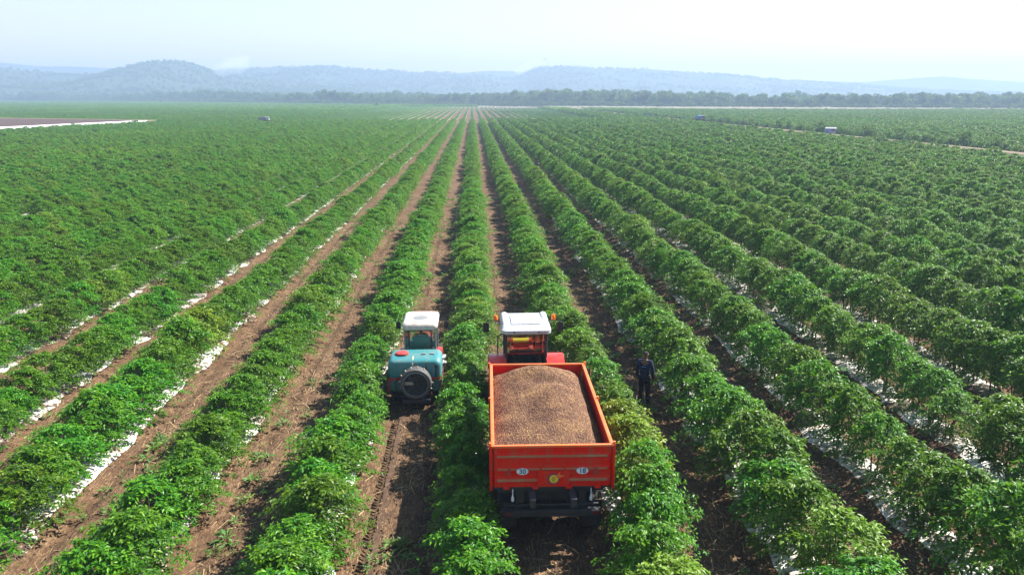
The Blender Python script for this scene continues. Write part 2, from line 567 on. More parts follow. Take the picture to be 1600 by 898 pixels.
def bush_crown(name, seed, nbr, per, leaf, quads=False, h=1.78, r=0.93):
    g = np.random.default_rng(seed)
    P, D, L, Wd, Y = [], [], [], [], []
    lean = g.normal(0, 0.06, 2)
    lob = g.uniform(0, 6.28, 3)
    for i in range(nbr):
        t = g.uniform(0.0, 1.0) ** 0.85
        z0 = (0.22 + 0.70 * t) * h
        a = g.uniform(0, 2 * math.pi)
        rad = r * (0.62 + 0.45 * math.sin(math.pi * min(1, 0.15 + t * 0.85)) - 0.50 * t ** 3)
        rad *= 1 + 0.16 * math.sin(2 * a + lob[0]) + 0.12 * math.sin(3 * a + lob[1])
        rad *= g.uniform(0.66, 1.16)
        d = np.array([math.cos(a), math.sin(a), 0])
        up = 0.18 + 0.62 * t ** 2
        b0 = np.array([lean[0] * t, lean[1] * t, z0])
        s = np.sort(g.uniform(0.22, 1.0, per)) ** 0.58
        pts = b0 + d * (rad * s)[:, None] + np.array([0, 0, 1.0]) * (rad * (up * s - 0.42 * s * s))[:, None]
        side = np.array([-d[1], d[0], 0])
        sg = np.where(np.arange(per) % 2 == 0, 1.0, -1.0)
        dirs = side * (sg * g.uniform(0.5, 1.0, per))[:, None] + d * g.uniform(0.25, 0.9, per)[:, None] + np.array([0, 0, 1.0]) * g.normal(-0.12, 0.34, per)[:, None]
        P.append(pts + g.normal(0, 0.03, (per, 3))); D.append(dirs)
        L.append(leaf * g.uniform(0.7, 1.2, per)); Wd.append(leaf * 0.42 * g.uniform(0.8, 1.2, per))
        yy = np.clip((s - 0.72) * 2.2, 0, 1) * (0.25 + 0.75 * t) * g.uniform(0.3, 1.0) + g.normal(0, 0.05, per)
        Y.append(np.clip(yy, 0, 1))
    P = np.concatenate(P); D = np.concatenate(D); L = np.concatenate(L); Wd = np.concatenate(Wd); Y = np.concatenate(Y)
    P[:, 2] = np.maximum(P[:, 2], 0.22)
    Nn = np.array([0, 0, 1.0]) + g.normal(0, 0.42, (len(P), 3))
    V, F = leaf_geo(P, D, Nn, L, Wd, 0.18, quads)
    return np_mesh(name, V, F, False, {'young': np.repeat(Y, 4 if quads else 5)})


def bush_stem(name, seed, h=1.5):
    g = random.Random(seed)
    b = BM()
    for i in range(3):
        a = g.uniform(0, 6.28)
        p = [(0.05 * math.cos(a), 0.05 * math.sin(a), -0.06)]
        for j in range(1, 4):
            q = j / 3
            p.append((0.05 * math.cos(a) + 0.16 * q * math.cos(a) + g.uniform(-.03, .03), 0.05 * math.sin(a) + 0.16 * q * math.sin(a) + g.uniform(-.03, .03), h * q))
        for j in range(3):
            b.cyl(p[j], p[j + 1], 0.026 - 0.006 * j, 0.020 - 0.006 * j, n=5, caps=False)
    me = bpy.data.meshes.new(name)
    b.b.to_mesh(me); b.b.free()
    return me


NEAR = [bush_crown('coffee_crown', 100 + i, 165, 25, 0.107) for i in range(8)]
STEM = [bush_stem('coffee_stem', 300 + i) for i in range(3)]
for m_ in NEAR: m_.materials.append(M['leaf'])
for m_ in STEM: m_.materials.append(M['bark'])
lib = bpy.data.collections.new('plant_library')          # templates, never linked to the scene
LIBN = 0


def lib_add(me):
    global LIBN
    o = bpy.data.objects.new('template_%03d' % LIBN, me)
    lib.objects.link(o)
    LIBN += 1
    return LIBN - 1


L_NEAR = [lib_add(m_) for m_ in NEAR]
L_MID, L_FAR, L_PATCH = [], [], []
for i in range(6):
    me = bush_crown('coffee_crown_mid', 400 + i, 95, 12, 0.185, True); me.materials.append(M['leaf']); L_MID.append(lib_add(me))
for i in range(6):
    me = bush_crown('coffee_crown_far', 500 + i, 44, 7, 0.32, True); me.materials.append(M['leaf']); L_FAR.append(lib_add(me))
for i in range(4):                                            # 12 m of row
    Vs, Fs, Ys, off = [], [], [], 0
    for j in range(10):
        m1 = bush_crown('tmp', 600 + i * 20 + j, 14, 4, 0.75, True)
        v = np.zeros(len(m1.vertices) * 3, np.float32); m1.vertices.foreach_get('co', v); v = v.reshape(-1, 3)
        f = np.zeros(len(m1.polygons) * 3, np.int32); m1.loops.foreach_get('vertex_index', f); f = f.reshape(-1, 3)
        y = np.zeros(len(v), np.float32); m1.attributes['young'].data.foreach_get('value', y)
        v[:, 1] += (j - 4.5) * 1.2; v[:, 0] *= 1.1
        Vs.append(v); Fs.append(f + off); Ys.append(y); off += len(v)
        bpy.data.meshes.remove(m1)
    me = np_mesh('coffee_row_patch', np.concatenate(Vs), np.concatenate(Fs), False, {'young': np.concatenate(Ys)})
    me.materials.append(M['leaf']); L_PATCH.append(lib_add(me))


def forest_tree(name, seed, lobes, per, size, h=9.0, r=3.6):
    g = np.random.default_rng(seed)
    P, D, Nn = [], [], []
    for i in range(lobes):
        a = g.uniform(0, 6.28); t = g.uniform(0, 1)
        c = np.array([math.cos(a) * r * 0.62 * g.uniform(.3, 1), math.sin(a) * r * 0.62 * g.uniform(.3, 1), h * (0.26 + 0.60 * t)])
        lr = r * g.uniform(0.38, 0.62) * (1.1 - 0.4 * t)
        q = g.normal(0, 1, (per, 3)); q /= np.linalg.norm(q, axis=1, keepdims=True)
        q *= g.uniform(0.65, 1.05, (per, 1)) * np.array([1, 1, 0.75])
        P.append(c + q * lr); D.append(np.cross(q, g.normal(0, 1, (per, 3)))); Nn.append(q + g.normal(0, .35, (per, 3)))
    P = np.concatenate(P); D = np.concatenate(D); Nn = np.concatenate(Nn); n = len(P)
    V, F = leaf_geo(P, D, Nn, size * g.uniform(.7, 1.3, n), size * 0.7 * g.uniform(.7, 1.2, n), 0.1, True)
    Y = np.repeat(np.clip((P[:, 2] / h - 0.4) * g.uniform(0.2, 1.2, n), 0, 1), 4)
    b = BM()
    b.cyl((0, 0, -0.3), (0.1, 0, h * 0.35), 0.26, 0.19, n=7, caps=False)
    for i in range(4):
        a = i * 1.57 + g.uniform(0, 1)
        b.cyl((0.1, 0, h * 0.3), (math.cos(a) * r * .5, math.sin(a) * r * .5, h * 0.62), 0.13, 0.05, n=5, caps=False)
    tm = bpy.data.meshes.new('t'); b.b.to_mesh(tm); b.b.free()
    tv = np.array([v.co[:] for v in tm.vertices]); tf = []
    for p in tm.polygons:
        w = list(p.vertices); tf += [(w[0], w[1], w[2]), (w[0], w[2], w[3])]
    bpy.data.meshes.remove(tm)
    return (V, F, Y), (tv, np.array(tf))


TREES = [forest_tree('tree', 700 + i, 9, 42, 0.95, 9.0 + (i % 3), 3.4 + 0.4 * (i % 2)) for i in range(6)]
L_TREE, L_HTREE = [], []
for i, ((V, F, Y), (tv, tf)) in enumerate(TREES):
    me = np_mesh('wood_tree', np.concatenate([V, tv]), np.concatenate([F, tf + len(V)]), False, {'young': np.concatenate([Y, np.zeros(len(tv))])})
    me.materials.append(M['tree_leaf']); L_TREE.append(lib_add(me))
for i in range(4):
    (V, F, Y), _t = forest_tree('tree', 760 + i, 6, 12, 2.2, 9.0, 3.8)
    me = np_mesh('hill_tree', V, F, False, {'young': Y}); me.materials.append(M['tree_leaf']); L_HTREE.append(lib_add(me))


def weed_mesh(seed, n=16, size=0.11):
    g = np.random.default_rng(seed)
    a = g.uniform(0, 6.28, n)
    P = np.stack([np.cos(a), np.sin(a), np.zeros(n)], 1) * g.uniform(0, .09, (n, 1)) + np.array([0, 0, 1.0]) * g.uniform(.0, .10, (n, 1))
    D = np.stack([np.cos(a), np.sin(a), g.uniform(0.2, 1.2, n)], 1)
    V, F = leaf_geo(P, D, np.array([0, 0, 1.0]) + g.normal(0, .3, (n, 3)), size * g.uniform(.6, 1.4, n), size * .35 * g.uniform(.6, 1.3, n), .3)
    me = np_mesh('weed', V, F, False, {'young': np.repeat(g.uniform(0, 1, n), 5)})
    me.materials.append(M['weed'])
    return me


L_WEED = [lib_add(weed_mesh(800 + i, 12 + 4 * i, 0.09 + 0.02 * i)) for i in range(4)]


def instancer(name, co, idx, rotz, scl, label, cat, mat):
    co = np.asarray(co, np.float32)
    n = len(co)
    me = bpy.data.meshes.new(name)
    me.vertices.add(n)
    me.vertices.foreach_set('co', co.ravel())
    a = me.attributes.new('pick', 'INT', 'POINT'); a.data.foreach_set('value', np.asarray(idx, np.int32))
    a = me.attributes.new('turn', 'FLOAT_VECTOR', 'POINT')
    rv = np.zeros((n, 3), np.float32); rv[:, 2] = rotz; a.data.foreach_set('vector', rv.ravel())
    a = me.attributes.new('size', 'FLOAT_VECTOR', 'POINT'); a.data.foreach_set('vector', np.asarray(scl, np.float32).ravel())
    o = obj(name, me, mat)
    ng = bpy.data.node_groups.new(name + '_scatter', 'GeometryNodeTree')
    ng.interface.new_socket('Geometry', in_out='INPUT', socket_type='NodeSocketGeometry')
    ng.interface.new_socket('Geometry', in_out='OUTPUT', socket_type='NodeSocketGeometry')
    gi = ng.nodes.new('NodeGroupInput'); go = ng.nodes.new('NodeGroupOutput')
    mp = ng.nodes.new('GeometryNodeMeshToPoints')
    ip = ng.nodes.new('GeometryNodeInstanceOnPoints')
    ci = ng.nodes.new('GeometryNodeCollectionInfo')
    ci.inputs['Collection'].default_value = lib
    ci.inputs['Separate Children'].default_value = True
    ci.inputs['Reset Children'].default_value = True

    def attr(nm, t):
        q = ng.nodes.new('GeometryNodeInputNamedAttribute'); q.data_type = t; q.inputs['Name'].default_value = nm
        return next(s for s in q.outputs if s.enabled and s.name == 'Attribute')
    ng.links.new(gi.outputs[0], mp.inputs['Mesh'])
    ng.links.new(mp.outputs[0], ip.inputs['Points'])
    ng.links.new(ci.outputs[0], ip.inputs['Instance'])
    ip.inputs['Pick Instance'].default_value = True
    ng.links.new(attr('pick', 'INT'), ip.inputs['Instance Index'])
    er = ng.nodes.new('FunctionNodeEulerToRotation')
    ng.links.new(attr('turn', 'FLOAT_VECTOR'), er.inputs[0])
    ng.links.new(er.outputs[0], ip.inputs['Rotation'])
    ng.links.new(attr('size', 'FLOAT_VECTOR'), ip.inputs['Scale'])
    ng.links.new(ip.outputs[0], go.inputs[0])
    md = o.modifiers.new('scatter', 'NODES'); md.node_group = ng
    return tag(o, label, cat, kind='stuff')


# where the camera can see (with room for a step to the side)
yaw = math.radians(2.87)


def seen(x, y, margin=5.0):
    xr = x * math.cos(yaw) - y * math.sin(yaw)
    yr = x * math.sin(yaw) + y * math.cos(yaw)
    return (np.abs(xr) < 0.70 * yr + margin + 1.0) & (yr > 9.0)


def road_x(y):
    return np.interp(y, [50, 105, 130, 160, 200, 253, 340, 430, 545], [80.0, 80.8, 81.2, 79.2, 77.2, 75.4, 72, 70, 70])


def in_ploughed(x, y):
    # right of the white edge is planted
    e = np.interp(y, [198, 271.5], [-123.0, -105.5])
    top = np.interp(x, [-262, -176, -106], [274, 304, 273.5])
    lo = np.interp(x, [-260, -126], [186, 199])
    return (x < e + 0.5) & (y < top) & (y > lo) & (x > -264)


def row_height(k):
    if k in (0, -1): return 0.84
    return 0.86 + 0.27 * (1 / (1 + math.exp(-(k - 1.2) * 1.4)))


plants = []          # x, y, sx, sy, sz, row
g = np.random.default_rng(77)
for k in range(-300, 240):
    x0 = row_x(k)
    ymin = max(9.0, (abs(x0) - 14) / 0.78)
    ymax = 460.0
    if ymin > ymax: continue
    y = np.arange(ymin, ymax, 1.12)
    y = y + g.normal(0, 0.16, len(y))
    x = x0 + g.normal(0, 0.09, len(y))
    s = 0.81 + 0.38 * fbm(np.full(len(y), k * 7.7), y * 0.30, 5, 2) + g.normal(0, 0.05, len(y))
    keep = seen(x, y) & ~in_ploughed(x, y)
    keep &= np.abs(x - road_x(y) - 0.2) > 5.2
    keep &= ~((y > 280) & (y < 287.5) & (x > -75) & (x < 62))
    young = (y >= 287.5) & (x > -62) & (x < 48)
    s = np.where(young, s * 0.5, s)
    miss = vnoise(np.full(len(y), k * 3.3), y * 0.35, 15) > (0.965 if k >= 0 else 0.945)
    keep &= ~miss
    x, y, s = x[keep], y[keep], s[keep]
    hh = row_height(k)
    for a, b_, c in zip(x, y, s):
        c *= 1.05 if k >= 2 else 1.0
        plants.append((a, b_, c, c, c / (1.05 if k >= 2 else 1.0) * hh * g.uniform(0.93, 1.07), k))
plants = np.array(plants)
# the rows beside the vehicles are pushed aside and narrower
P_ = plants
m0 = (P_[:, 5] == 0) & (P_[:, 1] > 13.6) & (P_[:, 1] < 26.5)
P_[m0, 0] -= 0.22; P_[m0, 2] *= 0.74
m1 = (P_[:, 5] == 1) & (P_[:, 1] > 13.6) & (P_[:, 1] < 26.0)
P_[m1, 0] += 0.30; P_[m1, 2] *= 0.84
m2 = (P_[:, 5] == -1) & (P_[:, 1] > 21.0) & (P_[:, 1] < 28.0)
P_[m2, 0] -= 0.12; P_[m2, 2] *= 0.86
dist = np.hypot(P_[:, 0], P_[:, 1])
xr = P_[:, 0] * math.cos(yaw) - P_[:, 1] * math.sin(yaw)
yr = P_[:, 0] * math.sin(yaw) + P_[:, 1] * math.cos(yaw)
inframe = (np.abs(xr) < 0.655 * yr + 1.6) & (yr > 11.6)
order = np.argsort(np.where(inframe, dist, 1e9))
single = order[:300]
rest = np.setdiff1d(np.arange(len(P_)), single)

ROWNAME = {-7: 'seventh row left of the sprayer', -6: 'sixth row left of the sprayer', 8: 'seventh row right of the person', -5: 'fifth row left of the sprayer', -4: 'fourth row left of the sprayer', -3: 'third row left of the sprayer',
           -2: 'second row left of the sprayer', -1: 'first row left of the sprayer', 0: 'row between the sprayer and trailer',
           1: 'first row right of the trailer', 2: 'row just right of the standing person', 3: 'second row right of the person', 4: 'third row right of the person',
           5: 'fourth row right of the person', 6: 'fifth row right of the person', 7: 'sixth row right of the person'}
g = np.random.default_rng(123)
SINGLES = []
for i in single:
    x, y, sx, sy, sz, k = P_[i]
    SINGLES.append((x, y, sx, sy, sz, int(k), g.uniform(0, 6.28), int(g.integers(0, 8)), int(g.integers(0, 3))))


def ordinal(n):
    return '%d%s' % (n, 'th' if 10 <= n % 100 <= 20 else {1: 'st', 2: 'nd', 3: 'rd'}.get(n % 10, 'th'))


def place_bush(x, y, sx, sy, sz, k, rz, vi, si, num):
    e = empty('coffee_bush', (x, y, float(ground_z(x, y))))
    rn = ROWNAME.get(k, 'outer row')
    tag(e, ordinal(num) + ' coffee bush from the near end of the ' + rn, 'coffee bush', 'coffee bushes in the ' + rn)
    c = bpy.data.objects.new('crown', NEAR[vi]); COL.objects.link(c); c.parent = e
    s = bpy.data.objects.new('stem', STEM[si]); COL.objects.link(s); s.parent = e
    # turned, then squeezed across the row
    if (k == 1 and 16.6 < y < 18.6) or (k == -3 and 27 < y < 28.3):
        c.material_slots[0].link = 'OBJECT'
        c.material_slots[0].material = M['leaf_yellow']
        tag(e, ('nearer' if y < 17.6 else 'farther') + ' of two yellowing coffee bushes beside the right wall of the trailer' if k == 1 else 'yellowing coffee bush in the third row left of the sprayer', 'coffee bush', 'yellowing bushes beside the trailer' if k == 1 else 'yellowing bushes on the left')
    R = Matrix.Diagonal((sx, sy, sz, 1)) @ Matrix.Rotation(rz, 4, 'Z')
    c.matrix_local = R; s.matrix_local = Matrix.Diagonal((1, 1, min(1.0, sz), 1))


SINGLES.sort(key=lambda a: (a[5], a[1]))
nth = {}
for a in SINGLES:
    nth[a[5]] = nth.get(a[5], 0) + 1
    place_bush(*a, nth[a[5]])

R_ = P_[rest]
dR = dist[rest]
g = np.random.default_rng(9)
n = len(R_)
pick = np.where(dR < 95, g.integers(L_NEAR[0], L_NEAR[-1] + 1, n), np.where(dR < 210, g.integers(L_MID[0], L_MID[-1] + 1, n), g.integers(L_FAR[0], L_FAR[-1] + 1, n)))
co = np.stack([R_[:, 0], R_[:, 1], ground_z(R_[:, 0], R_[:, 1])], 1)
tz = g.uniform(0, 6.28, n)
ssc = R_[:, 2:5].copy()
wide = np.where(R_[:, 0] < -16, 1.12, 1.0)
ssc[:, 0] *= wide; ssc[:, 1] *= wide
# beyond 460 m whole stretches of row
px_, py_ = [], []
for k in range(-330, 170):
    x0 = row_x(k)
    y = np.arange(max(462.0, (abs(x0) - 14) / 0.80), 1500.0, 12.0)
    x = np.full(len(y), x0)
    lim = np.interp(x, [-1000, -420, -121, 0, 64, 175, 362, 700], [1480, 1150, 815, 770, 560, 470, 420, 330])
    lim = lim - 25 * vnoise(x * 0.02, x * 0.0, 3)
    keep = seen(x, y, 12) & (y < lim) & (np.abs(x - road_x(np.minimum(y, 560)) - 0.2) > 5.5)
    keep &= ~((x > 5) & (x < 66) & (y > 588))
    px_.append(x[keep]); py_.append(y[keep])
px_ = np.concatenate(px_); py_ = np.concatenate(py_)
npch = len(px_)
yng = (px_ > -62) & (px_ < 48) & (py_ < 700)
sz_ = np.where(yng, 0.38, 1.0) * g.uniform(0.9, 1.15, npch)
co = np.concatenate([co, np.stack([px_, py_, np.zeros(npch)], 1)])
pick = np.concatenate([pick, g.integers(L_PATCH[0], L_PATCH[-1] + 1, npch)])
tz = np.concatenate([tz, np.where(g.random(npch) < 0.5, 0, math.pi)])
ssc = np.concatenate([ssc, np.stack([np.where(yng, 0.45, 1.0), np.ones(npch), sz_], 1)])
instancer('coffee_foliage', co, pick, tz, ssc, 'endless rows of green coffee bushes filling the plain to the wood', 'coffee plantation', M['leaf'])
print('coffee instances', len(co))

# ------------------------------------------------------------------ white plastic mulch film under the rows
def film(k, y0, y1, half, label, group, fine=True):
    x0 = row_x(k)
    ys = np.concatenate([np.arange(y0, min(60, y1), 0.22), np.arange(max(60, y0), y1 + 3, 3.0)]) if fine else np.arange(y0, y1 + 6, 6.0)
    nu = 7 if fine else 2
    u = np.linspace(-1, 1, nu)
    U, Yg = np.meshgrid(u, ys)
    w = half * (0.25 + 1.45 * fbm(np.full_like(Yg, k * 5.1) + (U > 0) * 31, Yg * 0.8, 44, 3))
    X = x0 + U * w
    Z = ground_z(X, Yg) + 0.024
    if fine:
        Z = Z + 0.05 * np.clip(fbm(X * 4, Yg * 3.2, 60 + k, 3) - 0.42, 0, 1) * np.clip((60 - Yg) / 5, 0, 1)
        Z = np.where(np.abs(U) > 0.99, ground_z(X, Yg) + 0.004, Z)
    me = np_mesh('mulch_film', np.stack([X, Yg, Z], -1).reshape(-1, 3), grid_faces(nu, len(ys)), smooth=True)
    tag(obj('mulch_film', me, M['film']), label, 'mulch film', group, 'structure')


for k in range(-16, 17):
    half = 0.47 if k in (-3, -4, -5) else (0.40 if k < 0 else 0.46)
    if k == 0: half = 0.2
    if k == 1: half = 0.2
    if k == -1: half = 0.42
    film(k, 9.5, 280 if abs(k) < 8 else 120, half, 'white plastic mulch film under a coffee row', 'white mulch film strips under the coffee rows')
for k in range(-18, 14):
    film(k, 288, 700, 0.55, 'white plastic mulch film in the young field far ahead', 'white mulch film strips in the far young field', False)

# ------------------------------------------------------------------ wood and hill trees
g = np.random.default_rng(31)
tx, ty = [], []
while len(tx) < 5200:
    x = g.uniform(-1150, 760)
    e = np.interp(x, [-1150, -952, -420, -121, 0, 70, 175, 362, 760], [1560, 1500, 1180, 828, 790, 690, 628, 545, 445])
    y = e + abs(g.normal(0, 1)) * 95 + 12 * vnoise(x * .05, 0.5, 2)
    if x < -130 and g.random() < 0.25: continue
    tx.append(x); ty.append(y)
nbig = len(tx)
for i in range(2600):                                   # low scrub along the front of the wood
    x = g.uniform(-700, 760)
    e = np.interp(x, [-1150, -952, -420, -121, 0, 70, 175, 362, 760], [1560, 1500, 1180, 828, 790, 690, 628, 545, 445])
    tx.append(x); ty.append(e - 4 - abs(g.normal(0, 1)) * 12)
tx = np.array(tx); ty = np.array(ty)
sc_ = g.uniform(0.55, 1.25, len(tx)) * np.where(tx < -150, 1.25, 1.05) * np.where(tx > 250, 1.0, 1.0) * (0.7 + 0.6 * vnoise(tx * 0.012, ty * 0.006, 4)) * np.where(np.arange(len(tx)) < nbig, 1.0, 0.36)
instancer('treeline', np.stack([tx, ty, np.zeros(len(tx))], 1), g.integers(L_TREE[0], L_TREE[-1] + 1, len(tx)), g.uniform(0, 6.28, len(tx)),
          np.stack([sc_ * 1.1, sc_ * 1.1, sc_], 1), 'blue-hazed band of dense woodland along the far edge of the fields', 'wood', M['tree_leaf'])


def hill_points(h, count, seed):
    X, Y, Z = h
    g = np.random.default_rng(seed)
    ny, nx = X.shape
    i = g.uniform(0, ny * 0.60, count); j = g.uniform(0, nx - 1.001, count)
    i0 = i.astype(int); j0 = j.astype(int); fi = i - i0; fj = j - j0

    def s(A):
        return (A[i0, j0] * (1 - fi) * (1 - fj) + A[i0 + 1, j0] * fi * (1 - fj) + A[i0, j0 + 1] * (1 - fi) * fj + A[i0 + 1, j0 + 1] * fi * fj)
    p = np.stack([s(X), s(Y), s(Z) - 0.5], 1)
    dens = fbm(p[:, 0] / 90, p[:, 1] / 90, seed, 4)
    return p[g.random(count) < np.clip((dens - 0.30) * 4, 0.12, 1)]


hp = np.concatenate([hill_points(hA, 9000, 51), hill_points(hB, 14000, 52)])
g = np.random.default_rng(53)
s_ = g.uniform(0.35, 0.75, len(hp))
instancer('hill_forest', hp, g.integers(L_HTREE[0], L_HTREE[-1] + 1, len(hp)), g.uniform(0, 6.28, len(hp)), np.stack([s_ * 1.7, s_ * 1.7, s_], 1),
          'scrubby woodland covering the hazy hills', 'hill woodland', M['tree_leaf'])

# trees one can pick out
def single_tree(x, y, s, i, label, group=None):
    e = empty('roadside_tree' if group else 'field_tree', (x, y, 0))
    tag(e, label, 'tree', group)
    (V, F, Y), (tv, tf) = TREES[i % 6]
    if ('tm', i % 6) not in M:
        a = np_mesh('crown', V, F, False, {'young': Y}); a.materials.append(M['tree_leaf'])
        b = np_mesh('trunk', tv, tf, True); b.materials.append(M['bark'])
        M[('tm', i % 6)] = (a, b)
    a, b = M[('tm', i % 6)]
    for nm, mm in (('crown', a), ('trunk', b)):
        o = bpy.data.objects.new(nm, mm); COL.objects.link(o); o.parent = e
        o.scale = (s * 1.15, s * 1.15, s); o.rotation_euler = (0, 0, i * 1.3)


g = random.Random(4)
for i in range(26):
    y = 118 + i * 6.2 + g.uniform(-2, 2)
    x = float(road_x(y)) + 4.2 + g.uniform(-0.4, 0.8)
    if 164 < y < 180: continue
    single_tree(x, y, g.uniform(0.24, 0.36), i, ordinal(i + 1) + ' low dark tree from the near end of the line beyond the dirt road', 'low trees along the dirt road')
single_tree(-76.5, 633, 0.55, 1, 'lone dark tree standing at the far end of the young field')

# ------------------------------------------------------------------ things: materials
M['red'] = painted('trailer_red', (0.64, 0.009, 0.002), (0.30, 0.075, 0.035), 0.4, 0.5, spec=0.08, streak=0.55)
M['rib_sunlit'] = painted('sunlit_rib_tone', (0.34, 0.12, 0.06), (0.30, 0.22, 0.15), 0.8, 0.7)  # greyish-brown rib bands: sun on the rib tops put into the colour, with dust
M['orange_rim'] = painted('worn_orange_rim', (0.72, 0.13, 0.03), (0.40, 0.24, 0.14), 0.5, 0.45)
M['black'] = painted('black_steel', (0.022, 0.026, 0.032), (0.09, 0.07, 0.055), 0.5, 0.5)
M['rubber'] = painted('tyre_rubber', (0.022, 0.022, 0.023), (0.12, 0.09, 0.065), 0.7, 0.85)
M['white'] = painted('white_plastic', (0.42, 0.44, 0.48), (0.25, 0.23, 0.21), 0.6, 0.45, streak=0.4)
M['cream'] = painted('cream_roof', (0.58, 0.50, 0.45), (0.26, 0.21, 0.17), 0.7, 0.55, streak=0.4)
M['tr_red'] = painted('tractor_red', (0.55, 0.022, 0.016), (0.20, 0.12, 0.08), 0.3, 0.3, coat=0.3)
M['teal'] = painted('teal_tank', (0.022, 0.17, 0.19), (0.17, 0.19, 0.165), 0.4, 0.45, streak=0.6)
M['strap_red'] = painted('red_strap', (0.34, 0.03, 0.03), (0.2, 0.12, 0.1), 0.4, 0.6)
M['grey'] = painted('grey_metal', (0.22, 0.23, 0.24), (0.14, 0.11, 0.08), 0.5, 0.5, 0.3)
M['fan'] = painted('fan_housing', (0.085, 0.085, 0.088), (0.20, 0.16, 0.12), 0.6, 0.5, 0.3)
M['rim'] = painted('pale_wheel_rim', (0.60, 0.58, 0.55), (0.2, 0.15, 0.1), 0.6, 0.5)
M['amber'] = painted('amber_lens', (0.85, 0.16, 0.01), (0.5, 0.2, 0.1), 0.1, 0.2)
M['lamp'] = painted('lamp_lens', (0.7, 0.72, 0.75), (0.4, 0.38, 0.35), 0.2, 0.15)
M['yellow'] = painted('yellow_paint', (0.78, 0.45, 0.02), (0.4, 0.25, 0.1), 0.3, 0.4)
M['tail'] = painted('red_lens', (0.12, 0.012, 0.012), (0.3, 0.1, 0.1), 0.2, 0.2)
M['hose'] = painted('beige_hose', (0.62, 0.47, 0.28), (0.3, 0.22, 0.15), 0.4, 0.5)
M['seat'] = painted('seat_vinyl', (0.03, 0.07, 0.11), (0.1, 0.1, 0.1), 0.2, 0.5)
M['navy'] = painted('navy_cloth', (0.007, 0.014, 0.045), (0.012, 0.02, 0.05), 0.4, 0.9)
M['navy_dark'] = painted('dark_trouser_cloth', (0.005, 0.006, 0.011), (0.015, 0.013, 0.012), 0.4, 0.9)
M['green_cloth'] = painted('teal_work_shirt', (0.02, 0.13, 0.12), (0.05, 0.12, 0.12), 0.4, 0.9)
M['skin'] = painted('skin', (0.13, 0.065, 0.042), (0.09, 0.045, 0.03), 0.3, 0.5)
M['hair'] = painted('black_hair', (0.012, 0.010, 0.010), (0.02, 0.018, 0.016), 0.3, 0.7)
M['plate'] = painted('plate_white', (0.60, 0.68, 0.76), (0.35, 0.3, 0.28), 0.4, 0.4)
M['ink'] = painted('number_ink', (0.02, 0.05, 0.12), (0.05, 0.06, 0.1), 0.2, 0.5)
M['blue_wall'] = painted('blue_painted_wall', (0.10, 0.25, 0.60), (0.2, 0.25, 0.35), 0.3, 0.6)
M['mauve_wall'] = painted('mauve_painted_wall', (0.30, 0.24, 0.46), (0.3, 0.28, 0.35), 0.3, 0.6)
M['pale_roof'] = painted('pale_sheet_roof', (0.30, 0.31, 0.34), (0.3, 0.28, 0.25), 0.4, 0.5)
m, nt, out = new_mat('cab_glass')
tr = N(nt, 'ShaderNodeBsdfTransparent'); tr.inputs[0].default_value = (0.78, 0.90, 0.86, 1)
gl = N(nt, 'ShaderNodeBsdfGlossy'); gl.inputs['Roughness'].default_value = 0.03
fr = N(nt, 'ShaderNodeFresnel'); fr.inputs[0].default_value = 1.5
mx = N(nt, 'ShaderNodeMixShader')
nt.links.new(math_n(nt, 'MULTIPLY_ADD', fr.outputs[0], 1.0, 0.03), mx.inputs[0]); nt.links.new(tr.outputs[0], mx.inputs[1]); nt.links.new(gl.outputs[0], mx.inputs[2])
nt.links.new(mx.outputs[0], out.inputs['Surface'])
M['glass'] = m


def wheel(parent, c, r, w, lug=True, rimmat='rim', n=36):
    """wheel on an axle along x: rim disc with a tyre as its child"""
    b = BM()
    rr = r * 0.55
    b.lathe([(rr, -w * 0.32), (rr * 0.96, -w * 0.38), (rr * 0.82, -w * 0.12), (rr * 0.35, -w * 0.10), (rr * 0.30, -w * 0.30), (0.0001, -w * 0.30)], c, 'x', n)
    b.lathe([(rr, w * 0.32), (rr * 0.96, w * 0.38), (rr * 0.82, w * 0.12), (rr * 0.35, w * 0.10), (rr * 0.30, w * 0.30), (0.0001, w * 0.30)], c, 'x', n)
    wh = b.build('wheel', M[rimmat], parent, True)
    b = BM()
    prof = [(rr, -w * .36), (r * .78, -w * .50), (r * .92, -w * .49), (r * .965, -w * .36), (r * .965, w * .36), (r * .92, w * .49), (r * .78, w * .50), (rr, w * .36)]
    b.lathe(prof, c, 'x', n)
    if lug:
        k = 20
        for i in range(k):
            for s in (-1, 1):
                a = 2 * math.pi * (i + (0.5 if s > 0 else 0)) / k
                q = Matrix.Rotation(a, 3, 'X') @ Matrix.Rotation(s * 0.6, 3, 'Z')
                p = Vector(c) + Matrix.Rotation(a, 3, 'X') @ Vector((s * w * 0.22, 0, r * 0.975))
                b.box(p, (w * 0.50, r * 0.075, r * 0.055), rot=q)
    b.build('tyre', M['rubber'], wh, True)
    return wh


def rounded_rect(w, h, r, n=5, cx=0.0, cy=0.0):
    pts = []
    for sx, sy, a0 in ((1, 1, 0), (-1, 1, 90), (-1, -1, 180), (1, -1, 270)):
        for i in range(n + 1):
            a = math.radians(a0 + 90 * i / n)
            pts.append((cx + sx * (w / 2 - r) + r * math.cos(a), cy + sy * (h / 2 - r) + r * math.sin(a)))
    return pts


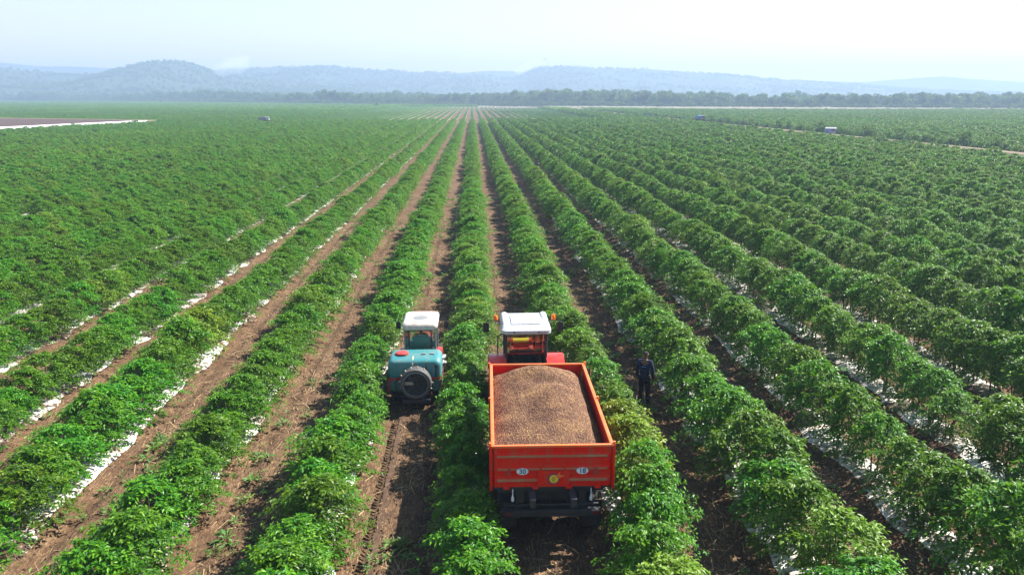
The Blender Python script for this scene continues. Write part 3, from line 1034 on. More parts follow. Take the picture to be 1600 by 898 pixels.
def text(parent, s, loc, size, mat, name='lettering'):
    cu = bpy.data.curves.new(name, 'FONT')
    cu.body = s; cu.size = size; cu.align_x = 'CENTER'; cu.align_y = 'CENTER'; cu.extrude = 0.002; cu.offset = 0.0025
    o = bpy.data.objects.new(name, cu)
    cu.materials.append(mat)
    COL.objects.link(o)
    me = bpy.data.meshes.new_from_object(o.evaluated_get(bpy.context.evaluated_depsgraph_get()))
    bpy.data.objects.remove(o)
    me.materials.clear()
    o = obj(name, me, mat, parent)
    o.location = loc; o.rotation_euler = (math.radians(90), 0, 0)
    return o


# ------------------------------------------------------------------ red trailer
TW, TL, Z0, Z1 = 2.50, 4.92, 1.52, 2.40
tr_ = empty('tipping_trailer', (1.56, 14.48, 0), math.radians(-1.0))
tag(tr_, 'orange-red tipping trailer heaped with coffee cherries behind the white-roofed tractor', 'trailer')
b = BM(); b.box((0, TL / 2, Z0 - 0.03), (TW - 0.02, TL - 0.02, 0.06)); b.build('floor', M['black'], tr_)


def ribbed_wall(name, length, along, pos, face):
    """wall panel with raised ribs, sunlit paleness in their colour; along 'x' or 'y', face: outward sign"""
    b = BM()
    h = Z1 - Z0
    prof = []
    # corrugated section: flat, rib, flat ... (depth, z)
    zs = [0.0, 0.10, 0.13, 0.20, 0.24, 0.36, 0.39, 0.44, 0.48, 0.64, 0.67, 0.73, 0.77, 0.83, h]
    ds = [0.0, 0.0, 0.030, 0.030, 0.0, 0.0, 0.030, 0.030, 0.0, 0.0, 0.030, 0.030, 0.0, 0.0, 0.0]
    prof = [(face * (0.02 + d), Z0 + z) for d, z in zip(ds, zs)]
    poly = prof + [(-face * 0.02, Z1), (-face * 0.02, Z0)]
    if along == 'x':
        b.prism([(pos + d, z) for d, z in poly], 'x', -length / 2, length / 2)
        # prism on x takes (y,z)
    else:
        b.prism([(pos + d, z) for d, z in poly], 'y', 0.02, length - 0.02)
    w = b.build(name, M['red'], tr_)
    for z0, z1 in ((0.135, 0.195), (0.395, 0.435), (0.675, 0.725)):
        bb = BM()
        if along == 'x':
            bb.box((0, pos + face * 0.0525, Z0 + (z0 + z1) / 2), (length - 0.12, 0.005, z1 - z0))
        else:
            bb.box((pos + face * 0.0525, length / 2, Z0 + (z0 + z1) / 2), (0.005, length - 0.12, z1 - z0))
        bb.build('rib', M['rib_sunlit'], w)
    return w


gate = ribbed_wall('tailgate', TW - 0.10, 'x', 0.0, -1)
ribbed_wall('front_wall', TW - 0.10, 'x', TL, 1)
ribbed_wall('side_wall', TL, 'y', -TW / 2 + 0.02, -1)
ribbed_wall('side_wall', TL, 'y', TW / 2 - 0.02, 1)
for (c, s) in (((0, 0, Z1 + 0.028), (TW + 0.02, 0.07, 0.05)), ((0, TL, Z1 + 0.028), (TW + 0.02, 0.07, 0.05)), ((-TW / 2 + 0.02, TL / 2, Z1 + 0.030), (0.075, TL - 0.08, 0.052)), ((TW / 2 - 0.02, TL / 2, Z1 + 0.030), (0.075, TL - 0.08, 0.052))):
    b = BM(); b.box(c, s, 0.012); b.build('top_rail', M['orange_rim'], tr_, True)
for sx in (-1, 1):
    for y in (0.02, TL / 2, TL - 0.02):
        b = BM(); b.box((sx * (TW / 2 + 0.022), y, (Z0 + Z1) / 2 - 0.02), (0.055, 0.10, Z1 - Z0 + 0.12), 0.01); b.build('corner_post', M['red'], tr_, True)
        b = BM(); b.cyl((sx * (TW / 2 + 0.03), y, Z1 + 0.055), (sx * (TW / 2 + 0.03), y, Z1 + 0.10), 0.03, n=10); b.build('latch', M['orange_rim'], tr_, True)
# tailgate furniture
b = BM(); b.box((0.02, -0.064, Z0 + 0.20), (0.66, 0.02, 0.36), 0.008); pan = b.build('badge_panel', M['red'], gate, True)
for x in (-0.24, 0.26):
    b = BM(); b.box((x, -0.062, Z0 + 0.40), (0.05, 0.03, 0.22), 0.008); b.build('bracket', M['red'], gate, True)
for x in (-0.90, 0.90):
    b = BM(); b.prism([(x - 0.045, Z0 + 0.29), (x + 0.045, Z0 + 0.29), (x + 0.025, Z0 + 0.44), (x - 0.025, Z0 + 0.44)], 'y', -0.085, -0.05); b.build('latch', M['strap_red'], gate, True)
for x in (-0.95, -0.35, 0.35, 0.95):
    b = BM(); b.cyl((x - 0.06, -0.03, Z0 - 0.02), (x + 0.06, -0.03, Z0 - 0.02), 0.035, n=10); b.build('hinge', M['red'], gate, True)
for x, s in ((-0.62, '30'), (0.62, '18')):
    b = BM(); b.prism([(x + 0.122 * math.cos(i * math.pi / 14), Z0 + 0.375 + 0.068 * math.sin(i * math.pi / 14)) for i in range(28)], 'y', -0.084, -0.058)
    pl = b.build('number_plate', M['plate'], gate)
    pl['label'] = 'white oval plate reading ' + s
    text(pl, s, (x, -0.0865, Z0 + 0.378), 0.145, M['ink'])
# emblem: toothed ring, yellow bean, orange leaves
EX, EZ = 0.03, Z0 + 0.205
b = BM()
prof_n = 30
o_ = []
for i in range(prof_n):
    rad = 0.128 if i % 2 == 0 else 0.108
    for da in (-0.07, 0.07):
        a = 2 * math.pi * i / prof_n + da
        o_.append((EX + rad * math.cos(a), EZ + rad * math.sin(a)))
b.prism(o_, 'y', -0.084, -0.074)
em = b.build('emblem', M['ink'], gate)
b = BM(); b.prism([(EX + 0.092 * math.cos(i * math.pi / 16), EZ + 0.092 * math.sin(i * math.pi / 16)) for i in range(32)], 'y', -0.090, -0.0842); b.build('emblem_disc', M['yellow'], em)
M['olive'] = painted('olive_print', (0.32, 0.30, 0.02), (0.2, 0.2, 0.05), 0.2, 0.5)
b = BM(); b.prism([(EX - 0.01 + 0.038 * math.cos(i * math.pi / 10), EZ - 0.005 + 0.062 * math.sin(i * math.pi / 10)) for i in range(20)], 'y', -0.093, -0.0902); b.build('emblem_bean', M['olive'], em)
b = BM(); b.prism([(EX + 0.03, EZ + 0.05), (EX + 0.07, EZ + 0.10), (EX + 0.13, EZ + 0.165), (EX + 0.125, EZ + 0.09), (EX + 0.23, EZ + 0.085), (EX + 0.16, EZ + 0.04), (EX + 0.09, EZ + 0.02)], 'y', -0.097, -0.0932)
b.build('emblem_leaf', M['orange_rim'], em)
# chassis
for sx in (-1, 1):
    b = BM(); b.box((sx * 0.42, TL / 2 - 0.2, 1.36), (0.12, TL + 0.5, 0.20), 0.01); b.build('chassis_beam', M['black'], tr_, True)
for y in (0.15, 1.3, 2.5, 3.7, 4.7):
    b = BM(); b.box((0, y, 1.40), (TW - 0.3, 0.10, 0.12), 0.01); b.build('cross_member', M['black'], tr_, True)
b = BM(); b.box((0, 0.10, 0.86), (2.10, 0.12, 0.16), 0.015); b.box((0, 0.10, 1.04), (2.0, 0.05, 0.05), 0.01); b.build('rear_bumper', M['black'], tr_, True)
for sx in (-1, 1):
    b = BM(); b.box((sx * 0.66, 0.16, 1.16), (0.16, 0.08, 0.46), 0.01); b.build('bumper_stay', M['black'], tr_, True)
    b = BM(); b.box((sx * 0.93, 0.02, 0.88), (0.17, 0.04, 0.12), 0.01); tl = b.build('tail_light', M['black'], tr_, True)
    b = BM(); b.box((sx * 0.93, -0.004, 0.88), (0.12, 0.012, 0.07), 0.004); b.build('lens', M['tail'], tl)
    b = BM(); b.tube([(sx * 0.82, -0.02, Z0 - 0.05), (sx * 0.82, -0.02, Z0 - 0.22)], 0.011, 8); b.lathe([(0.0001, -0.10), (0.03, -0.07), (0.035, -0.02), (0.014, 0.06), (0.0001, 0.08)], (sx * 0.82, -0.02, Z0 - 0.25), 'z', 10)
    b.build('hook', M['lamp'], tr_, True)
    b = BM(); b.box((sx * 0.93, 1.55, 1.16), (0.42, 2.3, 0.02), 0.005); b.build('mudguard', M['black'], tr_, True)
b = BM(); b.box((0, 0.34, 1.18), (1.24, 0.03, 0.34), 0.01); b.build('under_bed_shade', M['black'], tr_, True)  # added dark sheet standing in for the deep shade below the bed
for sx in (-1, 1):
    b = BM(); b.box((sx * 0.92, 0.40, 0.66), (0.40, 0.02, 0.62), 0.004); b.build('mud_flap', M['rubber'], tr_, True)
for y in (1.0, 2.1):
    for sx in (-1, 1):
        wheel(tr_, (sx * 0.92, y, 0.52), 0.52, 0.38, False)
    b = BM(); b.cyl((-0.9, y, 0.52), (0.9, y, 0.52), 0.06); b.build('axle', M['black'], tr_, True)
    for sx in (-1, 1):
        b = BM(); b.box((sx * 0.42, y, 0.90), (0.10, 0.5, 0.76), 0.01); b.build('suspension', M['black'], tr_, True)
b = BM(); b.cyl((-0.42, TL - 0.1, 1.30), (0, TL + 1.35, 0.62), 0.06); b.cyl((0.42, TL - 0.1, 1.30), (0, TL + 1.35, 0.62), 0.06); b.cyl((0, TL + 1.3, 0.62), (0, TL + 1.55, 0.60), 0.05); b.build('drawbar', M['black'], tr_, True)

# heap of dried coffee cherries
def heap_z(u, v):  # v = 0 at the tailgate
    """u across -1..1, v along 0..1"""
    crown = 0.42 * (1 - 0.75 * (u - 0.02) ** 2 - 0.25 * np.abs(u) ** 5) * (np.clip(v / 0.55, 0, 1) ** 0.8 * 0.55 + 0.45) * np.clip((1.02 - v) / 0.15, 0.12, 1) ** 0.5
    ridge = 0.13 * np.exp(-((u - 0.25 - 0.25 * (v - 0.5)) / 0.35) ** 2) * np.exp(-((v - 0.55) / 0.3) ** 2)
    ridge = ridge + 0.10 * np.exp(-((u + 0.05) / 0.45) ** 2) * np.exp(-((v - 0.86) / 0.12) ** 2) - 0.09 * np.exp(-((v - 0.71 + 0.1 * u) / 0.06) ** 2) * np.exp(-((u - 0.1) / 0.5) ** 2)
    rim_r = -0.16 * np.clip((u - 0.68) / 0.32, 0, 1) ** 1.3
    lump = 0.11 * (fbm(u * 2.2 + 5, v * 4.5, 91, 4) - 0.5)
    return Z1 - 0.25 + crown * 0.85 + ridge + rim_r + lump


hu = np.linspace(-1, 1, 90); hv = np.linspace(0, 1, 150)
HU, HV = np.meshgrid(hu, hv)
HX = HU * (TW / 2 - 0.055); HY = 0.035 + HV * (TL - 0.07)
HZ = heap_z(HU, HV)
m, nt, out = new_mat('coffee_cherries')
at = N(nt, 'ShaderNodeAttribute', attribute_name='young')
v_ = objco(nt)
nb = noise(nt, 1.6, 4, 0.6, v_)
n3 = noise(nt, 55, 3, 0.7, v_)
fmix = math_n(nt, 'ADD', at.outputs['Fac'], math_n(nt, 'MULTIPLY_ADD', nb.outputs['Fac'], 1.1, -0.60))
fmix = math_n(nt, 'ADD', fmix, math_n(nt, 'MULTIPLY_ADD', n3.outputs['Fac'], 0.3, -0.15))
cr = ramp(nt, fmix, [(0.05, (0.08, 0.036, 0.028)), (0.3, (0.15, 0.070, 0.042)), (0.55, (0.24, 0.122, 0.070)), (0.8, (0.36, 0.205, 0.095)), (1.0, (0.50, 0.33, 0.12))])
pp = principled(nt, out, cr.outputs[0], 0.65, 0.3)
bump(nt, pp, n3.outputs['Fac'], 0.5, 0.01)
M['cherry'] = m
g = np.random.default_rng(202)
nb_ = 46000
bu = g.uniform(-0.99, 0.99, nb_); bv = g.uniform(0.004, 0.996, nb_)
bx = bu * (TW / 2 - 0.06); by = 0.035 + bv * (TL - 0.07); bz = heap_z(bu, bv) + g.uniform(-0.006, 0.014, nb_)
rr_ = g.uniform(0.010, 0.0155, nb_)
oc = np.array([[1.3, 0, 0], [0, 1, 0], [-1.3, 0, 0], [0, -1, 0], [0, 0, 0.9], [0, 0, -0.9]])
ang = g.uniform(0, 6.28, nb_)
ca, sa = np.cos(ang)[:, None], np.sin(ang)[:, None]
ox = (oc[None, :, 0] * ca - oc[None, :, 1] * sa) * rr_[:, None]; oy = (oc[None, :, 0] * sa + oc[None, :, 1] * ca) * rr_[:, None]; oz = oc[None, :, 2] * rr_[:, None]
V = np.stack([bx[:, None] + ox, by[:, None] + oy, bz[:, None] + oz], -1).reshape(-1, 3)
tf_ = np.array([[0, 1, 4], [1, 2, 4], [2, 3, 4], [3, 0, 4], [1, 0, 5], [2, 1, 5], [3, 2, 5], [0, 3, 5]])
F = (np.arange(nb_)[:, None, None] * 6 + tf_[None]).reshape(-1, 3)
gv = np.stack([HX, HY, HZ], -1).reshape(-1, 3)
gf = grid_faces(90, 150)
gf = np.concatenate([gf[:, [0, 1, 2]], gf[:, [0, 2, 3]]])
tone = np.concatenate([np.full(len(gv), 0.25), np.repeat(np.clip(g.normal(0.52, 0.24, nb_), 0, 1), 6)])
me = np_mesh('coffee_cherry_heap', np.concatenate([gv, V]), np.concatenate([gf, F + len(gv)]), True, {'young': tone})
hp_ = obj('coffee_cherry_heap', me, M['cherry'])
hp_.location = tr_.location; hp_.rotation_euler = tr_.rotation_euler
tag(hp_, 'brown heap of dried coffee cherries filling the red trailer', 'coffee cherries', kind='stuff')


# ------------------------------------------------------------------ tractors
def pane(parent, pts, name='window'):
    b = BM()
    v = [b.b.verts.new(p) for p in pts]
    nrm = (Vector(pts[1]) - Vector(pts[0])).cross(Vector(pts[2]) - Vector(pts[1])).normalized() * 0.006
    w = [b.b.verts.new(Vector(p) + nrm) for p in pts]
    n = len(v)
    b.b.faces.new(v); b.b.faces.new(w[::-1])
    for i in range(n):
        b.b.faces.new((v[i], w[i], w[(i + 1) % n], v[(i + 1) % n]))
    return b.build(name, M['glass'], parent)


def fender(parent, x0, x1, cy, cz, r, a0, a1, mat, thick=0.035, n=14):
    b = BM()
    outer = [(cy + r * math.cos(math.radians(a0 + (a1 - a0) * i / n)), cz + r * math.sin(math.radians(a0 + (a1 - a0) * i / n))) for i in range(n + 1)]
    inner = [(cy + (r - thick) * math.cos(math.radians(a0 + (a1 - a0) * i / n)), cz + (r - thick) * math.sin(math.radians(a0 + (a1 - a0) * i / n))) for i in range(n + 1)]
    b.prism(outer + inner[::-1], 'x', x0, x1)
    return b.build('fender', mat, parent, True)


def steering(parent, y, z):
    b = BM()
    tors = [(0.19 + 0.016 * math.cos(i * math.pi / 4), 0.016 * math.sin(i * math.pi / 4)) for i in range(8)]
    b.lathe(tors, (0, 0, 0), 'z', 24, closed=True)
    bmesh.ops.rotate(b.b, cent=(0, 0, 0), matrix=Matrix.Rotation(math.radians(35), 3, 'X'), verts=b.b.verts)
    bmesh.ops.translate(b.b, vec=(0, y, z), verts=b.b.verts)
    b.cyl((0, y, z), (0, y + 0.25, z - 0.42), 0.025, n=8); b.cyl((-0.18, y, z), (0.18, y, z), 0.012, n=6)
    return b.build('steering_wheel', M['black'], parent, True)


def seat(parent, y, z, mat):
    b = BM(); b.box((0, y, z), (0.50, 0.48, 0.12), 0.04, 3); st = b.build('seat', mat, parent, True)
    b = BM(); b.box((0, y - 0.24, z + 0.33), (0.46, 0.11, 0.58), 0.05, 3, Matrix.Rotation(math.radians(8), 3, 'X')); b.build('backrest', mat, st, True)
    b = BM(); b.box((0, y, z - 0.22), (0.34, 0.34, 0.32), 0.02); b.build('pedestal', M['black'], st, True)


# red tractor with white roof; local y = 0 at the rear axle
rt = empty('red_tractor', (1.50, 21.75, 0), 0)
tag(rt, 'red tractor with white cab roof and two orange beacons pulling the heaped trailer', 'tractor')
for sx in (-1, 1):
    wheel(rt, (sx * 0.86, 0, 0.85), 0.85, 0.46)
    wheel(rt, (sx * 0.70, 2.25, 0.50), 0.50, 0.30)
    fender(rt, sx * 0.60, sx * 1.12, -0.02, 0.88, 1.03, 15, 190, M['tr_red'])
    b = BM(); b.box((sx * 0.92, -0.74, 1.12), (0.22, 0.05, 0.10), 0.01); tl = b.build('tail_light', M['black'], rt, True)
    b = BM(); b.box((sx * 0.92, -0.772, 1.12), (0.15, 0.012, 0.06), 0.004); b.build('lens', M['tail'], tl)
b = BM(); b.box((0, 0.95, 0.78), (0.42, 3.0, 0.46), 0.05); b.cyl((-0.8, 0, 0.85), (0.8, 0, 0.85), 0.14, n=12); b.cyl((-0.68, 2.25, 0.5), (0.68, 2.25, 0.5), 0.08, n=10); b.build('chassis', M['black'], rt, True)
b = BM()
b.loft([[(p[0], 1.28, p[1]) for p in rounded_rect(0.86, 0.78, 0.16, 4, 0, 1.26)], [(p[0], 2.1, p[1]) for p in rounded_rect(0.80, 0.72, 0.16, 4, 0, 1.21)], [(p[0], 2.75, p[1]) for p in rounded_rect(0.70, 0.60, 0.14, 4, 0, 1.14)], [(p[0], 2.86, p[1]) for p in rounded_rect(0.5, 0.4, 0.12, 4, 0, 1.10)]])
hd = b.build('hood', M['tr_red'], rt, True)
b = BM(); b.box((0, 2.2, 1.573), (0.34, 0.5, 0.05), 0.02); b.build('hood_vent', M['black'], hd, True)
b = BM(); b.cyl((-0.30, 1.62, 1.78), (0.22, 1.62, 1.78), 0.12, n=20); b.build('yellow_canister', M['yellow'], hd, True)
b = BM(); b.cyl((-0.36, 1.62, 1.78), (-0.30, 1.62, 1.78), 0.13, n=20); b.cyl((0.22, 1.62, 1.78), (0.30, 1.62, 1.78), 0.13, n=20); b.cyl((0.30, 1.62, 1.78), (0.62, 1.60, 1.74), 0.03, n=10); b.box((-0.04, 1.62, 1.66), (0.5, 0.20, 0.06)); b.build('canister_clamp', M['tr_red'], hd, True)
b = BM(); b.cyl((0.38, 1.42, 1.4), (0.38, 1.42, 2.35), 0.045, n=10); b.build('exhaust', M['black'], rt, True)
b = BM(); b.box((0, 0.45, 1.02), (1.16, 1.50, 0.08), 0.02); b.box((0, 1.16, 1.30), (1.10, 0.10, 0.55), 0.03); b.build('cab_floor', M['black'], rt, True)
b = BM(); b.box((0, -0.20, 1.14), (1.14, 0.10, 0.26), 0.03); b.build('cab_sill', M['black'], rt, True)
cp = {}
for sx in (-1, 1):
    lo_r, hi_r = Vector((sx * 0.58, -0.24, 1.25)), Vector((sx * 0.60, -0.16, 2.62))
    lo_f, hi_f = Vector((sx * 0.54, 1.22, 1.30)), Vector((sx * 0.58, 1.12, 2.62))
    lo_m, hi_m = Vector((sx * 0.62, 0.42, 1.10)), Vector((sx * 0.62, 0.42, 2.62))
    cp[sx] = (lo_r, hi_r, lo_f, hi_f, lo_m, hi_m)
    for a, c_ in ((lo_r, hi_r), (lo_f, hi_f), (lo_m, hi_m)):
        b = BM(); b.cyl(a, c_, 0.038, n=10); b.build('pillar', M['black'], rt, True)
    pane(rt, [lo_r, lo_m, hi_m, hi_r], 'side_window'); pane(rt, [lo_m, lo_f, hi_f, hi_m], 'side_window')
pane(rt, [cp[-1][0], cp[1][0], cp[1][1], cp[-1][1]], 'rear_window')
pane(rt, [cp[1][2], cp[-1][2], cp[-1][3], cp[1][3]], 'windscreen')
b = BM()
for p, q in (((-0.58, -0.24, 1.26), (0.58, -0.24, 1.26)), ((-0.60, -0.165, 2.60), (0.60, -0.165, 2.60)), ((-0.58, 1.13, 2.60), (0.58, 1.13, 2.60)), ((-0.54, 1.22, 1.32), (0.54, 1.22, 1.32))):
    b.cyl(p, q, 0.032, n=8)
b.build('window_frame', M['black'], rt, True)
b = BM()
b.loft([[(p[0], p[1], 2.62) for p in rounded_rect(1.34, 1.62, 0.16, 6, 0, 0.48)], [(p[0], p[1], 2.66) for p in rounded_rect(1.46, 1.74, 0.18, 6, 0, 0.48)], [(p[0], p[1], 2.76) for p in rounded_rect(1.46, 1.74, 0.18, 6, 0, 0.48)],
        [(p[0], p[1], 2.83) for p in rounded_rect(1.30, 1.56, 0.16, 6, 0, 0.50)], [(p[0], p[1], 2.845) for p in rounded_rect(1.0, 1.2, 0.12, 6, 0, 0.50)]])
rf = b.build('roof', M['white'], rt, True, 50)
for sx in (-1, 1):
    b = BM(); b.loft([[(sx * 0.60 + p[0], y, 2.76 + p[1]) for p in rounded_rect(w, h, min(w, h) * 0.45, 4)] for y, w, h in ((-0.20, 0.10, 0.10), (0.1, 0.18, 0.16), (0.7, 0.22, 0.24), (1.15, 0.24, 0.30), (1.30, 0.18, 0.20))])
    b.build('roof_lobe', M['white'], rf, True, 50)
b = BM(); b.box((0, 0.44, 2.86), (0.86, 0.96, 0.03), 0.012); b.build('hatch', M['white'], rf, True)
b = BM(); b.box((0, -0.385, 2.72), (1.0, 0.04, 0.10), 0.012); b.build('rear_visor', M['white'], rf, True)
for x in (-0.36, 0.36):
    b = BM(); b.cyl((x, -0.40, 2.73), (x, -0.425, 2.73), 0.025, n=10); b.build('lamp', M['black'], rf)
for sx in (-1, 1):
    b = BM(); b.tube([(sx * 0.66, 0.62, 2.70), (sx * 0.88, 0.62, 2.72), (sx * 0.88, 0.62, 2.80)], 0.018, 8); st = b.build('beacon_stalk', M['grey'], rt, True)
    b = BM(); b.lathe([(0.058, 0.0), (0.064, 0.03), (0.064, 0.12), (0.045, 0.165), (0.0001, 0.18)], (sx * 0.88, 0.62, 2.80), 'z', 16); b.build('beacon', M['amber'], st, True)
    b = BM(); b.tube([(sx * 0.60, 1.10, 2.60), (sx * 1.10, 1.16, 2.66), (sx * 1.16, 1.16, 2.55)], 0.014, 6); st = b.build('mirror_arm', M['black'], rt, True)
    b = BM(); b.box((sx * 1.16, 1.17, 2.42), (0.19, 0.05, 0.30), 0.025, 3); b.build('mirror', M['black'], st, True)
b = BM(); b.tube([(-0.66, 0.40, 2.45), (-0.82, 0.30, 2.40), (-0.84, 0.22, 1.60), (-0.66, 0.1, 1.45)], 0.018, 8); b.build('grab_rail', M['black'], rt, True)
b = BM(); b.box((-0.90, 0.92, 1.30), (0.34, 0.40, 0.46), 0.06, 3); b.build('water_canister', M['white'], rt, True)
b = BM(); b.box((-0.78, 0.92, 1.04), (0.56, 0.44, 0.04), 0.01); b.build('step_plate', M['black'], rt, True)
seat(rt, 0.28, 1.40, M['seat']); steering(rt, 0.86, 1.75)
b = BM(); b.box((0, 1.06, 1.55), (0.7, 0.18, 0.22), 0.05, 3); b.build('dashboard', M['black'], rt, True)

# narrow tractor in front of the sprayer
tt = empty('narrow_tractor', (-1.80, 24.45, 0), 0)
tag(tt, 'narrow cab tractor with cream roof towing the teal sprayer', 'tractor')
for sx in (-1, 1):
    wheel(tt, (sx * 0.52, 0, 0.58), 0.58, 0.34)
    wheel(tt, (sx * 0.50, 1.75, 0.42), 0.42, 0.24)
    fender(tt, sx * 0.36, sx * 0.70, 0, 0.60, 0.66, 15, 175, M['tr_red'])
b = BM(); b.box((0, 0.8, 0.62), (0.34, 2.4, 0.36), 0.04); b.cyl((-0.5, 0, 0.58), (0.5, 0, 0.58), 0.10); b.cyl((-0.5, 1.75, 0.42), (0.5, 1.75, 0.42), 0.06); b.cyl((0, -0.3, 0.5), (0, -0.75, 0.45), 0.04); b.build('chassis', M['black'], tt, True)
b = BM()
b.loft([[(p[0], 0.98, p[1]) for p in rounded_rect(0.66, 0.62, 0.12, 4, 0, 1.05)], [(p[0], 1.8, p[1]) for p in rounded_rect(0.60, 0.56, 0.12, 4, 0, 1.0)], [(p[0], 2.15, p[1]) for p in rounded_rect(0.48, 0.42, 0.12, 4, 0, 0.95)]])
b.build('hood', M['tr_red'], tt, True)
b = BM(); b.box((0, 0.28, 0.80), (0.96, 1.30, 0.08), 0.02); b.box((0, 0.90, 1.02), (0.9, 0.08, 0.42), 0.03); b.box((0, -0.36, 0.98), (0.92, 0.06, 0.30), 0.02); b.build('cab_floor', M['black'], tt, True)
cp = {}
for sx in (-1, 1):
    lo_r, hi_r = Vector((sx * 0.50, -0.38, 1.12)), Vector((sx * 0.50, -0.32, 2.02))
    lo_f, hi_f = Vector((sx * 0.46, 0.94, 1.10)), Vector((sx * 0.50, 0.84, 2.02))
    lo_m, hi_m = Vector((sx * 0.54, 0.10, 0.90)), Vector((sx * 0.54, 0.10, 2.02))
    cp[sx] = (lo_r, hi_r, lo_f, hi_f)
    for a, c_ in ((lo_r, hi_r), (lo_f, hi_f), (lo_m, hi_m)):
        b = BM(); b.cyl(a, c_, 0.028, n=8); b.build('pillar', M['grey'], tt, True)
    pane(tt, [lo_r, lo_m, hi_m, hi_r], 'side_window'); pane(tt, [lo_m, lo_f, hi_f, hi_m], 'side_window')
pane(tt, [cp[-1][0], cp[1][0], cp[1][1], cp[-1][1]], 'rear_window')
pane(tt, [cp[1][2], cp[-1][2], cp[-1][3], cp[1][3]], 'windscreen')
b = BM()
for x in (-0.36, 0.36):
    b.cyl((x, -0.385, 1.14), (x, -0.335, 2.0), 0.022, n=8)
b.cyl((-0.36, -0.383, 1.15), (0.36, -0.383, 1.15), 0.022, n=8); b.cyl((-0.36, -0.335, 1.98), (0.36, -0.335, 1.98), 0.022, n=8)
b.build('window_frame', M['black'], tt, True)
b = BM(); b.box((0, -0.385, 2.085), (0.94, 0.05, 0.13), 0.02); gr = b.build('rear_grille', M['black'], tt, True)
for i in range(4):
    b = BM(); b.box((0, -0.414, 2.04 + i * 0.03), (0.66, 0.012, 0.010)); b.build('slat', M['grey'], gr)
for sx in (-1, 1):
    b = BM(); b.cyl((sx * 0.42, -0.405, 2.085), (sx * 0.42, -0.445, 2.085), 0.062, 0.055, n=16); b.build('work_lamp', M['lamp'], gr, True)
b = BM()
b.loft([[(p[0], p[1], 2.02) for p in rounded_rect(1.06, 1.46, 0.12, 6, 0, 0.29)], [(p[0], p[1], 2.10) for p in rounded_rect(1.16, 1.56, 0.14, 6, 0, 0.31)], [(p[0], p[1], 2.20) for p in rounded_rect(1.14, 1.50, 0.14, 6, 0, 0.32)],
        [(p[0], p[1], 2.255) for p in rounded_rect(0.98, 1.30, 0.14, 6, 0, 0.32)]])
rf = b.build('roof', M['cream'], tt, True, 50)
b = BM(); b.box((0, 0.12, 2.262), (0.70, 0.78, 0.028), 0.010); ha = b.build('hatch', M['cream'], rf, True)
b = BM(); b.lathe([(0.25, 0), (0.25, 0.008), (0.0001, 0.010)], (0, 0.12, 2.276), 'z', 24); ht = b.build('hatch_disc', M['grey'], ha, True); ht.scale = (1, 1, 1)
for sx in (-1, 1):
    b = BM(); b.tube([(sx * 0.50, 0.84, 1.98), (sx * 0.82, 0.86, 2.02), (sx * 0.82, 0.86, 1.92)], 0.012, 6); st = b.build('mirror_arm', M['black'], tt, True)
    b = BM(); b.box((sx * 0.82, 0.87, 1.80), (0.16, 0.04, 0.25), 0.02, 3); b.build('mirror', M['black'], st, True)
b = BM(); b.box((0.66, 0.45, 0.80), (0.26, 0.34, 0.03), 0.005); b.box((0.70, 0.45, 0.60), (0.22, 0.34, 0.03), 0.005); b.build('step', M['rim'], tt, True)
seat(tt, 0.10, 1.12, M['black']); steering(tt, 0.60, 1.46)

# ------------------------------------------------------------------ airblast sprayer
sp = empty('airblast_sprayer', (-1.87, 22.40, 0), 0)
tag(sp, 'teal tank sprayer with round fan and red straps behind the narrow tractor', 'sprayer')


def tank_ring(y, w, h, cz, r):
    return [(p[0], y, p[1]) for p in rounded_rect(w, h, r, 7, 0, cz)]


b = BM()
b.loft([tank_ring(-0.03, 1.46, 0.88, 1.02, .16), tank_ring(0.00, 1.57, 0.97, 1.03, .17), tank_ring(0.08, 1.64, 1.03, 1.04, .18), tank_ring(0.6, 1.66, 1.05, 1.05, .18), tank_ring(1.06, 1.62, 1.01, 1.04, .18), tank_ring(1.16, 1.40, 0.84, 1.03, .22), tank_ring(1.20, 1.1, 0.6, 1.02, .2)])
tk = b.build('tank', M['teal'], sp, True, 70)
b = BM(); b.lathe([(0.20, 0), (0.21, 0.03), (0.20, 0.07), (0.15, 0.09), (0.0001, 0.09)], (-0.42, 0.55, 1.56), 'z', 20); b.build('filler_lid', M['strap_red'], tk, True)
b = BM(); b.box((-0.42, 0.18, 1.50), (0.40, 0.10, 0.05), 0.02); b.build('lid_tray', M['strap_red'], tk, True)
for x in (0.25, 0.52):
    b = BM(); b.box((x, 0.5, 1.585), (0.14, 0.08, 0.05), 0.015); b.build('cap', M['grey'], tk, True)
b = BM()
bandz = 0.98
b.loft([[(p[0], p[1], bandz - 0.045) for p in rounded_rect(1.70, 1.30, 0.16, 7, 0, 0.58)], [(p[0], p[1], bandz + 0.045) for p in rounded_rect(1.70, 1.30, 0.16, 7, 0, 0.58)]], cap=False)
b.build('strap', M['strap_red'], tk, True)
for sx in (-1, 1):
    b = BM(); b.box((sx * 0.80, -0.03, 0.78), (0.07, 0.04, 0.40), 0.01); b.build('strap_stay', M['strap_red'], sp, True)
b = BM(); b.tube([(-0.06, 0.30, 1.565), (-0.06, 0.10, 1.55), (-0.06, -0.02, 1.45), (-0.05, -0.06, 1.15)], 0.024, 10); b.build('hose', M['hose'], sp, True)
b = BM(); b.tube([(0.66, -0.01, 1.36), (0.66, -0.05, 1.30), (0.65, -0.05, 1.02)], 0.020, 8); b.box((0.66, -0.035, 1.38), (0.10, 0.05, 0.09), 0.02); b.build('level_gauge', M['black'], sp, True)
